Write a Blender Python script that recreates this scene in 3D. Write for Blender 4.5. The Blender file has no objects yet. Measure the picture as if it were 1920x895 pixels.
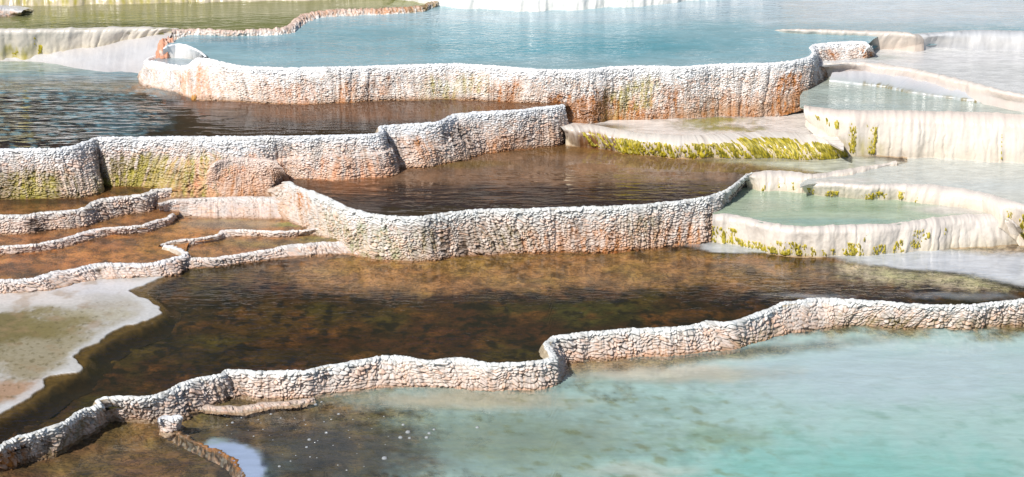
import bpy, math
import numpy as np
rng = np.random.default_rng(7)

# ------------------------------------------------------------------ scene, camera
scene = bpy.context.scene
COL = scene.collection
CAM_H, PITCH, FOC = 8.6, math.radians(20), 960 / math.tan(math.radians(12))
cam_data = bpy.data.cameras.new('camera')
cam = bpy.data.objects.new('camera', cam_data); COL.objects.link(cam)
cam.location = (0, 0, CAM_H); cam.rotation_euler = (math.radians(90) - PITCH, 0, 0)
cam_data.sensor_fit = 'HORIZONTAL'; cam_data.angle_x = math.radians(24)
cam_data.clip_start = .1; cam_data.clip_end = 3000
scene.camera = cam
cP, sP = math.cos(PITCH), math.sin(PITCH)

def unproj(px, py, z):
    """where the sight line through a picture point meets the level z"""
    px, py, z = np.broadcast_arrays(np.asarray(px, float), np.asarray(py, float), np.asarray(z, float))
    x = (px - 960) / FOC; u = (447.5 - py) / FOC
    dy = cP + u * sP; dz = -sP + u * cP
    k = (z - CAM_H) / dz
    return np.stack([x * k, dy * k, z], -1)

def proj(P):
    X, Y, Z = P[..., 0], P[..., 1], P[..., 2] - CAM_H
    d = Y * cP - Z * sP; u = Y * sP + Z * cP
    return 960 + FOC * X / d, 447.5 - FOC * u / d

# ------------------------------------------------------------------ noise
_perm = rng.integers(0, 2 ** 31, 4096)
def _h(ix, iy, seed):
    h = (ix * 374761393 + iy * 668265263 + seed * 982451653) & 0x7fffffff
    h = ((h ^ (h >> 13)) * 1274126177) & 0x7fffffff
    return h ^ (h >> 16)
def rnd(ix, iy, seed=0):
    return (_h(ix, iy, seed) % 100003) / 100003.0
_pt = rng.permutation(1024).astype(np.int32); _ga = rng.uniform(0, 2 * np.pi, 1024)
_gx, _gy = np.cos(_ga).astype(np.float32), np.sin(_ga).astype(np.float32)
def perlin(x, y, seed=0):
    x = np.asarray(x, np.float64) + np.zeros(np.shape(y)); y = np.asarray(y, np.float64) + np.zeros(np.shape(x))
    fx0, fy0 = np.floor(x), np.floor(y)
    ix = fx0.astype(np.int32) + (seed * 131) % 977; iy = fy0.astype(np.int32) + (seed * 57) % 881
    fx, fy = (x - fx0).astype(np.float32), (y - fy0).astype(np.float32)
    pa, pb = _pt[ix & 1023], _pt[(ix + 1) & 1023]
    def g(p, a, b):
        k = _pt[(p + iy + b) & 1023]; return _gx[k] * (fx - a) + _gy[k] * (fy - b)
    sx = fx ** 3 * (fx * (fx * 6 - 15) + 10); sy = fy ** 3 * (fy * (fy * 6 - 15) + 10)
    a = g(pa, 0, 0) * (1 - sx) + g(pb, 1, 0) * sx; b = g(pa, 0, 1) * (1 - sx) + g(pb, 1, 1) * sx
    return (a * (1 - sy) + b * sy) * 1.4
def fbm(x, y, o=4, seed=0):
    s = 0; a = 1; t = 0
    for k in range(o):
        s = s + a * perlin(x * 2 ** k + 7.3 * k, y * 2 ** k - 3.1 * k, seed + k); t += a; a *= .5
    return s / t
def sm(a, b, x):
    t = np.clip((x - a) / (b - a), 0, 1); return t * t * (3 - 2 * t)
def cells(U, V, seed):
    """jittered brick cells: nearest distance, gap to the next, offset inside the cell, cell random"""
    F1 = np.full(U.shape, 9.); F2 = np.full(U.shape, 9.); DU = np.zeros(U.shape); DV = np.zeros(U.shape); R = np.zeros(U.shape)
    iv0 = np.floor(V).astype(np.int64)
    for b in (-1, 0, 1):
        iv = iv0 + b; off = .5 * (iv & 1) + .3 * rnd(iv, iv * 0 + 5, seed + 9)
        iu0 = np.floor(U - off).astype(np.int64)
        for a in (-1, 0, 1):
            iu = iu0 + a
            cx = iu + off + .5 + (rnd(iu, iv, seed) - .5) * .75
            cy = iv + .5 + (rnd(iu, iv, seed + 1) - .5) * .7
            du, dv = U - cx, V - cy
            d = np.sqrt(du * du + dv * dv * np.where(dv < 0, 1.9, .75))
            m = d < F1
            F2 = np.where(m, F1, np.minimum(F2, d))
            DU = np.where(m, du, DU); DV = np.where(m, dv, DV)
            R = np.where(m, rnd(iu, iv, seed + 2), R); F1 = np.where(m, d, F1)
    return F1, F2 - F1, DU, DV, R
def gsm(A, sig):
    """gaussian smoothing along axis 0"""
    if sig < .3: return A
    n = int(3 * sig) + 1; k = np.exp(-.5 * (np.arange(-n, n + 1) / sig) ** 2); k /= k.sum()
    P = np.concatenate([2 * A[:1] - A[1:n + 1][::-1] if len(A) > n else np.repeat(A[:1], n, 0), A,
                        2 * A[-1:] - A[-n - 1:-1][::-1] if len(A) > n else np.repeat(A[-1:], n, 0)])
    out = np.zeros_like(A)
    for i, w in enumerate(k): out += w * P[i:i + len(A)]
    return out

def C(r, g, b):
    c = np.array([r, g, b]) / 255.
    return np.where(c < .04045, c / 12.92, ((c + .055) / 1.055) ** 2.4)
def mix(a, b, w):
    return a + (b - a) * w[..., None]

# ------------------------------------------------------------------ mesh helpers
def mesh_from(name, V, F, attrs=None, mat=None, parent=None, smooth=True):
    me = bpy.data.meshes.new(name)
    V = np.asarray(V, np.float32); F = np.asarray(F, np.int32); n = F.shape[1]
    me.vertices.add(len(V)); me.vertices.foreach_set('co', V.ravel())
    me.loops.add(F.size); me.loops.foreach_set('vertex_index', F.ravel())
    me.polygons.add(len(F)); me.polygons.foreach_set('loop_start', np.arange(0, F.size, n, dtype=np.int32))
    me.polygons.foreach_set('use_smooth', np.full(len(F), smooth))
    me.update(calc_edges=True)
    for k, a in (attrs or {}).items():
        if a.ndim == 2:
            at = me.attributes.new(k, 'FLOAT_COLOR', 'POINT')
            at.data.foreach_set('color', np.concatenate([a, np.ones((len(a), 1))], 1).astype(np.float32).ravel())
        else:
            at = me.attributes.new(k, 'FLOAT', 'POINT'); at.data.foreach_set('value', a.astype(np.float32).ravel())
    if mat: me.materials.append(mat)
    o = bpy.data.objects.new(name, me); COL.objects.link(o)
    if parent is not None: o.parent = parent
    return o

def grid_faces(nr, nc, mask=None):
    i = np.arange(nr * nc).reshape(nr, nc)
    F = np.stack([i[:-1, :-1], i[1:, :-1], i[1:, 1:], i[:-1, 1:]], -1)
    F = F.reshape(-1, 4) if mask is None else F[mask]
    return F

def grid_obj(name, V, attrs, mat, parent=None, mask=None):
    nr, nc = V.shape[:2]; F = grid_faces(nr, nc, mask); V = V.reshape(-1, 3)
    at = {k: (a.reshape(-1, 3) if a.ndim == 3 else a.reshape(-1)) for k, a in attrs.items()}
    if mask is not None:
        used = np.unique(F); m = np.full(len(V), -1); m[used] = np.arange(len(used))
        F = m[F]; V = V[used]; at = {k: a[used] for k, a in at.items()}
    return mesh_from(name, V, F, at, mat, parent)

def tag(o, label=None, cat=None, group=None, kind=None):
    if label: o['label'] = label
    if cat: o['category'] = cat
    if group: o['group'] = group
    if kind: o['kind'] = kind
    return o
def empty(name, loc=(0, 0, 0)):
    o = bpy.data.objects.new(name, None); COL.objects.link(o); o.location = loc; o.empty_display_size = .1
    bpy.context.view_layer.update()
    return o

# ------------------------------------------------------------------ materials
def newmat(name):
    m = bpy.data.materials.new(name); m.use_nodes = True; nt = m.node_tree; nt.nodes.clear()
    out = nt.nodes.new('ShaderNodeOutputMaterial'); return m, nt, out
def N(nt, typ, **kw):
    n = nt.nodes.new(typ)
    for k, v in kw.items():
        if k.startswith('i_'):
            key = k[2:]; n.inputs[int(key) if key.isdigit() else key.replace('_', ' ')].default_value = v
        else: setattr(n, k, v)
    return n
def objcoord(nt, sx=1, sy=1, sz=1, rot=0):
    g = N(nt, 'ShaderNodeNewGeometry'); mp = N(nt, 'ShaderNodeMapping')
    mp.inputs['Scale'].default_value = (sx, sy, sz); mp.inputs['Rotation'].default_value = (0, 0, rot)
    nt.links.new(g.outputs['Position'], mp.inputs['Vector']); return mp.outputs['Vector']

def schlick(nt, nrm, f0=.02):
    g = N(nt, 'ShaderNodeNewGeometry'); L = nt.links.new
    d = N(nt, 'ShaderNodeVectorMath', operation='DOT_PRODUCT'); L(g.outputs['Incoming'], d.inputs[0]); L(nrm, d.inputs[1])
    a = N(nt, 'ShaderNodeMath', operation='ABSOLUTE'); L(d.outputs['Value'], a.inputs[0])
    s = N(nt, 'ShaderNodeMath', operation='SUBTRACT', use_clamp=True); s.inputs[0].default_value = 1; L(a.outputs[0], s.inputs[1])
    p = N(nt, 'ShaderNodeMath', operation='POWER'); L(s.outputs[0], p.inputs[0]); p.inputs[1].default_value = 4.5
    r = N(nt, 'ShaderNodeMath', operation='MULTIPLY_ADD'); L(p.outputs[0], r.inputs[0]); r.inputs[1].default_value = 1 - f0; r.inputs[2].default_value = f0
    return r.outputs[0]
def rock_mat(name, fine=60., mott=.18, bump=.4, rough=.62, wetrough=.18, bumpd=.003, vert=False, crack=0., lo=.6):
    m, nt, out = newmat(name); L = nt.links.new
    p = N(nt, 'ShaderNodeBsdfPrincipled'); L(p.outputs[0], out.inputs[0])
    at = N(nt, 'ShaderNodeAttribute', attribute_name='Col'); wt = N(nt, 'ShaderNodeAttribute', attribute_name='wet')
    vec = objcoord(nt, 1, 1, .25 if vert else 1)
    n1 = N(nt, 'ShaderNodeTexNoise', i_Scale=fine, i_Detail=6., i_Roughness=.7); L(vec, n1.inputs['Vector'])
    n2 = N(nt, 'ShaderNodeTexNoise', i_Scale=fine * .12, i_Detail=3.); L(vec, n2.inputs['Vector'])
    ad = N(nt, 'ShaderNodeMath', operation='ADD'); L(n1.outputs[0], ad.inputs[0]); L(n2.outputs[0], ad.inputs[1])
    mr = N(nt, 'ShaderNodeMapRange'); mr.inputs[1].default_value = lo; mr.inputs[2].default_value = 2 - lo
    mr.inputs[3].default_value = 1 - mott; mr.inputs[4].default_value = 1 + mott * .6; L(ad.outputs[0], mr.inputs[0])
    mu = N(nt, 'ShaderNodeVectorMath', operation='SCALE'); L(at.outputs['Color'], mu.inputs[0]); L(mr.outputs[0], mu.inputs['Scale'])
    cc = mu.outputs[0]
    if crack > 0:
        vc = objcoord(nt, .7, 1.1, 1)
        r1 = N(nt, 'ShaderNodeTexNoise', i_Scale=6.5, i_Detail=10., i_Roughness=.76, i_Distortion=.6); L(vc, r1.inputs['Vector'])
        s1 = N(nt, 'ShaderNodeMath', operation='SUBTRACT'); L(r1.outputs[0], s1.inputs[0]); s1.inputs[1].default_value = .5
        a1 = N(nt, 'ShaderNodeMath', operation='ABSOLUTE'); L(s1.outputs[0], a1.inputs[0])
        m1 = N(nt, 'ShaderNodeMapRange'); m1.inputs[1].default_value = .0; m1.inputs[2].default_value = .028; m1.inputs[3].default_value = 1 - crack; m1.inputs[4].default_value = 1; L(a1.outputs[0], m1.inputs[0])
        r2 = N(nt, 'ShaderNodeTexNoise', i_Scale=2.2, i_Detail=6., i_Roughness=.65); L(vc, r2.inputs['Vector'])
        m2 = N(nt, 'ShaderNodeMapRange'); m2.inputs[1].default_value = .42; m2.inputs[2].default_value = .62; L(r2.outputs[0], m2.inputs[0])
        hs = N(nt, 'ShaderNodeMix', data_type='RGBA', blend_type='MULTIPLY'); L(m2.outputs[0], hs.inputs[0]); L(cc, hs.inputs[6]); hs.inputs[7].default_value = (.84, 1.0, .72, 1)
        sc_ = N(nt, 'ShaderNodeVectorMath', operation='SCALE'); L(hs.outputs[2], sc_.inputs[0]); L(m1.outputs[0], sc_.inputs['Scale']); cc = sc_.outputs[0]
    L(cc, p.inputs['Base Color'])
    rr = N(nt, 'ShaderNodeMapRange'); rr.inputs[3].default_value = rough; rr.inputs[4].default_value = wetrough
    L(wt.outputs['Fac'], rr.inputs[0]); L(rr.outputs[0], p.inputs['Roughness'])
    b = N(nt, 'ShaderNodeBump'); b.inputs['Strength'].default_value = bump; b.inputs['Distance'].default_value = bumpd
    L(n1.outputs[0], b.inputs['Height']); L(b.outputs[0], p.inputs['Normal'])
    return m

def water_mat(name, tint, wl, sx, strength, fine=0., rot=0., rough=.02, det=2., dist=.02, colvar=0., grain=6.):
    """thin water surface: tinted clear water, milky where the water is cloudy (turb), sky and wall reflections on ripples"""
    m, nt, out = newmat(name); L = nt.links.new
    tr = N(nt, 'ShaderNodeBsdfTransparent'); tr.inputs[0].default_value = (*tint, 1)
    at = N(nt, 'ShaderNodeAttribute', attribute_name='Col'); tb = N(nt, 'ShaderNodeAttribute', attribute_name='turb')
    rp = N(nt, 'ShaderNodeAttribute', attribute_name='ripple')
    df = N(nt, 'ShaderNodeBsdfDiffuse')
    v0 = objcoord(nt, .35, 1, 1, .15)
    nz = N(nt, 'ShaderNodeTexNoise', i_Scale=grain, i_Detail=8., i_Roughness=.74, i_Distortion=.4); L(v0, nz.inputs['Vector'])
    mrc = N(nt, 'ShaderNodeMapRange'); mrc.inputs[1].default_value = .38; mrc.inputs[2].default_value = .62
    mrc.inputs[3].default_value = 1 - colvar; mrc.inputs[4].default_value = 1 + colvar; L(nz.outputs[0], mrc.inputs[0])
    mu = N(nt, 'ShaderNodeVectorMath', operation='SCALE'); L(at.outputs['Color'], mu.inputs[0]); L(mrc.outputs[0], mu.inputs['Scale'])
    L(mu.outputs[0], df.inputs[0])
    m1 = N(nt, 'ShaderNodeMixShader'); L(tb.outputs['Fac'], m1.inputs[0]); L(tr.outputs[0], m1.inputs[1]); L(df.outputs[0], m1.inputs[2])
    vec = objcoord(nt, 1 / sx, 1, 1, rot)
    a = N(nt, 'ShaderNodeTexNoise', i_Scale=1 / wl, i_Detail=det, i_Roughness=.5, i_Distortion=.6); L(vec, a.inputs['Vector'])
    h = a.outputs[0]
    if fine > 0:
        v2 = objcoord(nt, .6, 1, 1, -.2)
        c = N(nt, 'ShaderNodeTexNoise', i_Scale=38., i_Detail=3., i_Roughness=.6); L(v2, c.inputs['Vector'])
        mm = N(nt, 'ShaderNodeMath', operation='MULTIPLY_ADD'); L(c.outputs[0], mm.inputs[0]); mm.inputs[1].default_value = fine; L(h, mm.inputs[2]); h = mm.outputs[0]
    big = N(nt, 'ShaderNodeTexNoise', i_Scale=1.1, i_Detail=2.); L(objcoord(nt, .5, 1.2, 1), big.inputs['Vector'])
    br = N(nt, 'ShaderNodeMapRange'); br.inputs[1].default_value = .35; br.inputs[2].default_value = .65; br.inputs[3].default_value = .25; br.inputs[4].default_value = 1.
    L(big.outputs[0], br.inputs[0])
    ml = N(nt, 'ShaderNodeMath', operation='MULTIPLY'); L(br.outputs[0], ml.inputs[0]); L(rp.outputs['Fac'], ml.inputs[1])
    m2_ = N(nt, 'ShaderNodeMath', operation='MULTIPLY'); L(ml.outputs[0], m2_.inputs[0]); m2_.inputs[1].default_value = strength
    hh = N(nt, 'ShaderNodeMath', operation='MULTIPLY'); L(h, hh.inputs[0]); L(m2_.outputs[0], hh.inputs[1])
    b = N(nt, 'ShaderNodeBump'); b.inputs['Strength'].default_value = 1.; b.inputs['Distance'].default_value = dist; L(hh.outputs[0], b.inputs['Height'])
    gl = N(nt, 'ShaderNodeBsdfGlossy'); gl.inputs['Roughness'].default_value = rough; L(b.outputs[0], gl.inputs['Normal'])
    fr = schlick(nt, b.outputs[0])
    m2 = N(nt, 'ShaderNodeMixShader'); L(fr, m2.inputs[0]); L(m1.outputs[0], m2.inputs[1]); L(gl.outputs[0], m2.inputs[2])
    L(m2.outputs[0], out.inputs[0]); return m

M_ROCK = rock_mat('scaled_travertine', 70, .14, .35, .6, .25)
M_SMOOTH = rock_mat('smooth_wet_travertine', 35, .07, .3, .42, .27, .002, vert=True)
M_CRUST = rock_mat('crumbly_crust', 60, .25, .6, .7, .4)
M_BED = rock_mat('pool_bed', 40, .55, .5, .8, .5, .006, crack=.86, lo=.78)
M_PALEBED = rock_mat('pale_pool_bed', 30, .2, .5, .8, .5, .006)
M_ALGAE = rock_mat('algae_mat', 120, .55, 1., .5, .35, .006, vert=True)
M_SHELF = rock_mat('wet_shelf', 26, .10, .3, .35, .2, .003)

# ------------------------------------------------------------------ walls
SHAPES = {}
def wall(label, st, zu, zl, style='scale', cell=(.045, .028), amp=.010, r=.02, crest=.012, inner=.06, indepth=.07,
         flute=.02, prof=0., stains=(), algae=(), res=.006, seed=1, cols=None, ledges=(), smooth_sig=.035,
         foot=.14, group=None, name='travertine_terrace', cat='terrace', patch=(), athr=.5, rimh=.03, mat=None, jag=.008, rv=.55):
    pts = []
    for s in st:
        a = unproj(s[0], s[1], s[4] if len(s) > 4 and s[4] is not None else zu)
        b = unproj(s[2], s[3], s[5] if len(s) > 5 else zl)
        pts.append(np.concatenate([a, b, [s[0]]]))
    pts = np.array(pts)
    seg = .5 * (np.linalg.norm(np.diff(pts[:, :3], axis=0), axis=1) + np.linalg.norm(np.diff(pts[:, 3:6], axis=0), axis=1))
    s = np.concatenate([[0], np.cumsum(np.maximum(seg, .005))])
    nc = int(s[-1] / res) + 2; ss = np.linspace(0, s[-1], nc)
    Q = np.stack([np.interp(ss, s, pts[:, k]) for k in range(7)], 1)
    Q = gsm(Q, smooth_sig / res)
    Lp, Bp, PX = Q[:, :3].copy(), Q[:, 3:6].copy(), Q[:, 6]
    tang = np.gradient(gsm(Lp + Bp, .06 / res), axis=0)[:, :2]; tang /= np.linalg.norm(tang, axis=1)[:, None] + 1e-9
    no = np.stack([tang[:, 1], -tang[:, 0], 0 * tang[:, 0]], 1)          # towards the viewer's side
    u = ss
    jg = fbm(u / .12, u * 0, 3, seed + 50) * jag * 2.0
    Lp += no * jg[:, None]; Bp += no * (fbm(u / .2, u * 0 + 9, 3, seed + 51) * .02)[:, None]
    Hh = np.maximum(Lp[:, 2] - Bp[:, 2], .02)
    fw = ((Bp - Lp) * no).sum(1); print('WALL %-50s fwd/H %.2f %.2f %.2f' % (label[:50], *np.percentile(fw / Hh, [3, 50, 97])))
    cz = crest * (1 + .6 * fbm(u / (cell[0] * 1.6), u * 0 + 3, 2, seed + 60))
    ni = max(4, int((inner + indepth) / (res * 1.6)))
    hmax = np.percentile(Hh, 90)
    nf = int((hmax + .3 * hmax) / (res * .95)) + 4; nft = max(4, int(foot / (res * 1.6)))
    rows = []
    for i in range(ni):
        x = 1 - i / ni
        P = Lp - no * (inner * x); P = P.copy(); P[:, 2] = Lp[:, 2] + cz - (indepth + cz) * x ** 2.0
        rows.append((P, -x * (inner + indepth) * np.ones(nc), np.full(nc, -x)))
    tt = np.concatenate([np.linspace(0, 1, nf) ** 1.0, 1 + np.arange(1, nft + 1) / nft])
    for t in tt:
        te = min(t, 1.)
        d = te * (Hh + cz)
        rr_ = np.minimum(r, Hh * .5)
        off = rr_ * np.sqrt(np.clip(1 - (1 - np.clip(d / rr_, 0, 1)) ** 2, 0, 1)) * (1 - te)
        h = (1 - prof) * te + prof * math.sqrt(max(0, 1 - (1 - te) ** 2))
        P = Lp + (Bp - Lp) * h + no * off[:, None]
        P[:, 2] = Lp[:, 2] + cz - d
        if t > 1:
            P[:, 2] -= foot * (t - 1); P += no * (.02 * (t - 1))
        rows.append((P, d + foot * max(0, t - 1), np.full(nc, min(t, 1.))))
    P = np.array([q[0] for q in rows]); V = np.array([q[1] for q in rows]); T = np.array([q[2] for q in rows])
    nr = len(rows); Uu = np.broadcast_to(u, (nr, nc)); PXg = np.broadcast_to(PX, (nr, nc))
    # normals of the smooth body
    Ps = P
    dS = np.gradient(gsm(Ps.transpose(1, 0, 2), .03 / res).transpose(1, 0, 2), axis=1); dT = np.gradient(Ps, axis=0)
    n = np.cross(dT, dS); n /= np.linalg.norm(n, axis=2)[..., None] + 1e-12
    n = gsm(n, 2.0); n /= np.linalg.norm(n, axis=2)[..., None] + 1e-12
    face = sm(-.35, .02, T)
    ramp = .3 + .7 * sm(0, .5, T)
    D = np.zeros((nr, nc)); crev = np.zeros((nr, nc)); R = np.zeros((nr, nc))
    for (p0, p1, t0, am) in ledges:
        w = sm(p0 - 25, p0 + 25, PXg) * (1 - sm(p1 - 25, p1 + 25, PXg))
        te = t0 + .05 * fbm(Uu / .3, Uu * 0, 2, seed + 70)
        D += am * w * sm(te, te + .06, T) * (1 - .6 * sm(te + .1, 1.0, T))
    fl = fbm(Uu / .36, V / 1.6, 4, seed + 20) * 1.3
    rid = 1 - np.abs(fbm(Uu / .22 + .12 * fbm(Uu / .1, V / .12, 2, seed + 31), V / 2.4, 2, seed + 30)) * 4.
    groove = -np.clip(rid, 0, 1) ** 3
    gm = sm(-.1, .3, fbm(Uu / .9, V / 2, 2, seed + 33))
    D += (flute * fl + flute * (.9 if style != 'smooth' else .35) * groove * gm) * ramp * face
    if style == 'scale':
        cw, ch = cell[0] * .93, cell[1] * .93
        D += .012 * fbm(Uu / .16, V / .13, 4, seed + 49) * face * sm(-.05, .25, T)
        wu = fbm(Uu / (cw * 3), V / (ch * 4), 3, seed + 40); wv = fbm(Uu / (cw * 3.5), V / (ch * 5), 3, seed + 41)
        big = 1.15 + .7 * fbm(Uu / .25, V / .2, 3, seed + 45)
        szv = 2.2 * fbm(Uu / .26, V / .3, 2, seed + 44)
        U1 = Uu / cw + 1.1 * wu + szv; V1 = V / ch + 1.3 * wv + szv
        F1, G, du, dv, R1 = cells(U1, V1, seed)
        F1b, Gb, dub, dvb, R2 = cells(Uu / (cw * 2.3) + .6 * wu, V / (ch * .85) + .5 * wv, seed + 5)
        m = .8 * sm(.05, .35, fbm(Uu / .3, V / .15, 3, seed + 46)) * sm(.1, .4, T)
        pil = np.clip(G / .3, 0, 1) ** .6; pilb = np.clip(Gb / .3, 0, 1) ** .6
        s1 = pil * (.45 + 1.1 * np.clip(dv + .5, 0, 1) ** 1.2) - .35 * du * du + .75 * (R1 - .5) - .9 * (R1 < .07)
        s2 = pilb * (.4 + .9 * np.clip(dvb + .5, 0, 1)) + .4 * (R2 - .5)
        D += 1.25 * amp * big * ((s1 * (1 - m) + s2 * m) - .6) * face
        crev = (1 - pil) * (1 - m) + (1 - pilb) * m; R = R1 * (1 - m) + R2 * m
        D += .0028 * fbm(Uu / .014, V / .012, 3, seed + 47) * face
        drip = 1 - np.abs(fbm(Uu / .045, V / 1.1, 2, seed + 55)) * 3.5; D += .0085 * np.clip(drip, 0, 1) ** 2 * sm(.0, .35, fbm(Uu / .4, V / 1.2, 2, seed + 56)) * face
        fade = sm(.1, .45, fbm(Uu / .2, V / .3, 3, seed + 48)) * .7          # crusted over patches
        D -= fade * 1.25 * amp * big * (s1 - .6) * face * .7
    elif style == 'smooth':
        rill = fbm(Uu / .055 + .5 * fbm(Uu / .2, V / .2, 2, seed + 2), V / rv, 3, seed + 41)
        rill2 = fbm(Uu / .17, V / (rv * .9), 3, seed + 42)
        D += (.0020 * rill + .015 * rill2 + .0042 * fbm(Uu / .06, V / .09, 4, seed + 43)) * face * (amp / .01)
        crev = np.clip(-rill * 1.5, 0, 1) * .5; R = .5 + .5 * rill2
    else:   # crumbly crust
        cw, ch = cell
        F1, G, du, dv, R1 = cells(Uu / cw + fbm(Uu / .05, V / .05, 2, seed), V / ch + fbm(Uu / .06, V / .05, 2, seed + 1), seed)
        D += amp * (1.2 * np.clip(G / .5, 0, 1) ** .6 + .9 * (R1 - .5) + 1.1 * fbm(Uu / .07, V / .06, 4, seed + 3) - .4) * face
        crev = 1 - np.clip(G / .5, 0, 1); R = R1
    if style == 'scale': D *= .42 + .58 * sm(-.02, .10, T)
    P = P + n * D[..., None]
    # ---------- colour of the stone, its stains and some crevice shade
    top, mid, low = cols or (C(226, 228, 230), C(222, 207, 198), C(212, 186, 170))
    if style == 'scale': top, mid, low = top * .95, mid * .93, low * .93
    if style == 'scale': mid, low = mid * .8 + .2 * C(206, 206, 206), low * .72 + .28 * C(204, 200, 194)
    col = mix(np.broadcast_to(top, (nr, nc, 3)), mid, sm(.0, .45, T + .3 * fbm(Uu / .25, V / .3, 3, seed + 80)))
    col = mix(col, low, sm(.45, 1.1, T + .35 * fbm(Uu / .2, V / .35, 3, seed + 81)))
    if style != 'smooth':
        col = col * (1 + .22 * (R - .5))[..., None]
        col = mix(col, C(226, 178, 146), .5 * sm(.62, .95, (R * 7.13) % 1) * sm(.05, .3, T)); col = mix(col, C(176, 170, 160), .45 * sm(.7, .95, (R * 3.71) % 1))
        pe = sm(.1, .5, fbm(Uu / .1, V / .07, 3, seed + 82) + .5 * (R - .5))
        col = mix(col, C(206, 168, 142), .42 * pe * sm(.05, .4, T))
        gr = sm(.15, .5, fbm(Uu / .13, V / .3, 3, seed + 83))
        col = mix(col, C(176, 174, 170), .45 * gr)
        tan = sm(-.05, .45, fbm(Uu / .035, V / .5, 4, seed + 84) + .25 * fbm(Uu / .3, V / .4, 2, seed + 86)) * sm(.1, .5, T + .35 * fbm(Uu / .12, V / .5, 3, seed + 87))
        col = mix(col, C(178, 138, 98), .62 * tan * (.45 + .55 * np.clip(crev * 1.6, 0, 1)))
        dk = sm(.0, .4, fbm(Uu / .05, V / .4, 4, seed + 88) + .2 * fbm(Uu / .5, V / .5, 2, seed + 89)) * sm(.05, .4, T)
        col = mix(col, C(92, 72, 50), np.clip(crev * 1.5, 0, 1) * (.18 + .62 * dk) * sm(.0, .2, T))  # dark biofilm in the crevices, with their shade put into the colour
    else:
        col = col * (.84 + .10 * (R - .5))[..., None]
    if style == 'scale': col = mix(col, C(150, 110, 72), .55 * sm(.88, .99, T + .05 * fbm(Uu / .06, Uu * 0, 3, seed + 77)))
    for k, (pc, hw, t0, t1, cc, stg) in enumerate(stains):
        w = np.exp(-np.abs((PXg - pc) / hw) ** 3)
        edge = .25 * fbm(Uu / .07, V / .5, 3, seed + 90 + k)
        w = w * sm(t0 - .05, t0 + .22, T + edge) * (1 - sm(t1 - .05, t1 + .1, T + edge * .5))
        stn = np.clip(.62 + 2.0 * fbm(Uu / .05, V / .26, 4, seed + 100 + k), 0, 1.4)
        w = np.clip(w * stn * stg * 1.45, 0, .92)
        if style != 'smooth': w = w * (.62 + .38 * np.clip(crev * 1.5 + (R < .35), 0, 1))
        col = mix(col, cc, w)
    wet = np.clip(1 - sm(.0, .25, T), 0, 1) * .8 + .15
    if style == 'smooth': wet = .5 + .5 * sm(-.2, .3, fbm(Uu / .15, V / .6, 3, seed + 85))
    base = P[ni + nf - 1, nc // 2]
    root = empty(name, (float(base[0]), float(base[1]), float(base[2])))
    tag(root, label, cat, group)
    loc = np.array(root.location); Pl = P - loc
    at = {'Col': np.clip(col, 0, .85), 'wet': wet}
    kr = ni + max(2, int(rimh / (res * .95)))
    kr = min(kr, nr - 3)
    m1 = np.zeros((nr - 1, nc - 1), bool); m1[:kr] = True
    mt = mat or {'scale': M_ROCK, 'smooth': M_SMOOTH, 'crust': M_CRUST}[style]
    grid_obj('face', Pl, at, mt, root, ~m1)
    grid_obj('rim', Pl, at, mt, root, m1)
    if algae:
        Mk = np.zeros((nr, nc))
        for k, (pc, hw, t0, t1, stg) in enumerate(algae):
            w = np.exp(-np.abs((PXg - pc) / hw) ** 3) * sm(t0 - .08, t0 + .1, T) * (1 - sm(t1 - .05, t1 + .06, T))
            Mk = np.maximum(Mk, w * stg)
        st_ = fbm((Uu - patch[0] * V if patch else Uu) / .05, V / (patch[1] if patch else .25), 4, seed + 120)
        fine = fbm(Uu / .010, V / .05, 4, seed + 121)
        Mv = Mk * (.56 + 1.0 * st_ + .95 * fine)
        on = Mv > athr * .9
        thick = np.clip((Mv - athr) / .25, 0, 1)
        fm = on[:-1, :-1] | on[1:, :-1] | on[:-1, 1:] | on[1:, 1:]
        fm[:ni] = False
        if fm.sum() > 30:
            Pa = Pl + n * (-.003 + .015 * thick ** .6 + .008 * fine * thick)[..., None]
            ac = mix(np.broadcast_to(C(192, 174, 44), (nr, nc, 3)), C(112, 106, 20), sm(-.15, .5, fbm(Uu / .02, V / .06, 3, seed + 122) + .5 * thick - .3))
            ac = mix(ac, C(224, 212, 130), sm(.1, .5, fbm(Uu / .04, V / .05, 2, seed + 123)) * .6)
            o = grid_obj('algae_mat', Pa, {'Col': ac, 'wet': thick * .5}, M_ALGAE, root, fm)
            o['label'] = 'yellow green algae strands'; o['kind'] = 'stuff'
    return root

# ------------------------------------------------------------------ pools
def curve(pts, xs):
    p = np.array(pts, float); return np.interp(xs, p[:, 0], p[:, 1])

def paint(base, spots, px, py, X, Y, seed, warp=1.):
    """spots: cx, cy, rx, ry, value, strength, softness, noise amount"""
    out = np.broadcast_to(np.asarray(base, float), px.shape + np.shape(base)).copy()
    w1 = fbm(X / .35, Y / .45, 5, seed); w2 = fbm(X / .35, Y / .45, 5, seed + 11); f1 = fbm(X / .07, Y / .10, 4, seed + 21)
    for s in spots:
        cx, cy, rx, ry, val, stg = s[:6]; soft = s[6] if len(s) > 6 else .5; nz = (s[7] if len(s) > 7 else .5) * warp
        rot = s[8] if len(s) > 8 else 0.
        dx, dy = px - cx, py - cy
        dx, dy = dx * math.cos(rot) + dy * math.sin(rot), -dx * math.sin(rot) + dy * math.cos(rot)
        d = np.sqrt((dx / rx + nz * .6 * w1) ** 2 + (dy / ry + nz * .9 * w2) ** 2) + nz * .35 * f1
        w = stg * (1 - sm(1 - soft, 1 + soft * .3, d))
        out = mix(out, val, w) if np.ndim(val) else out + (val - out) * w
    return out

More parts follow.
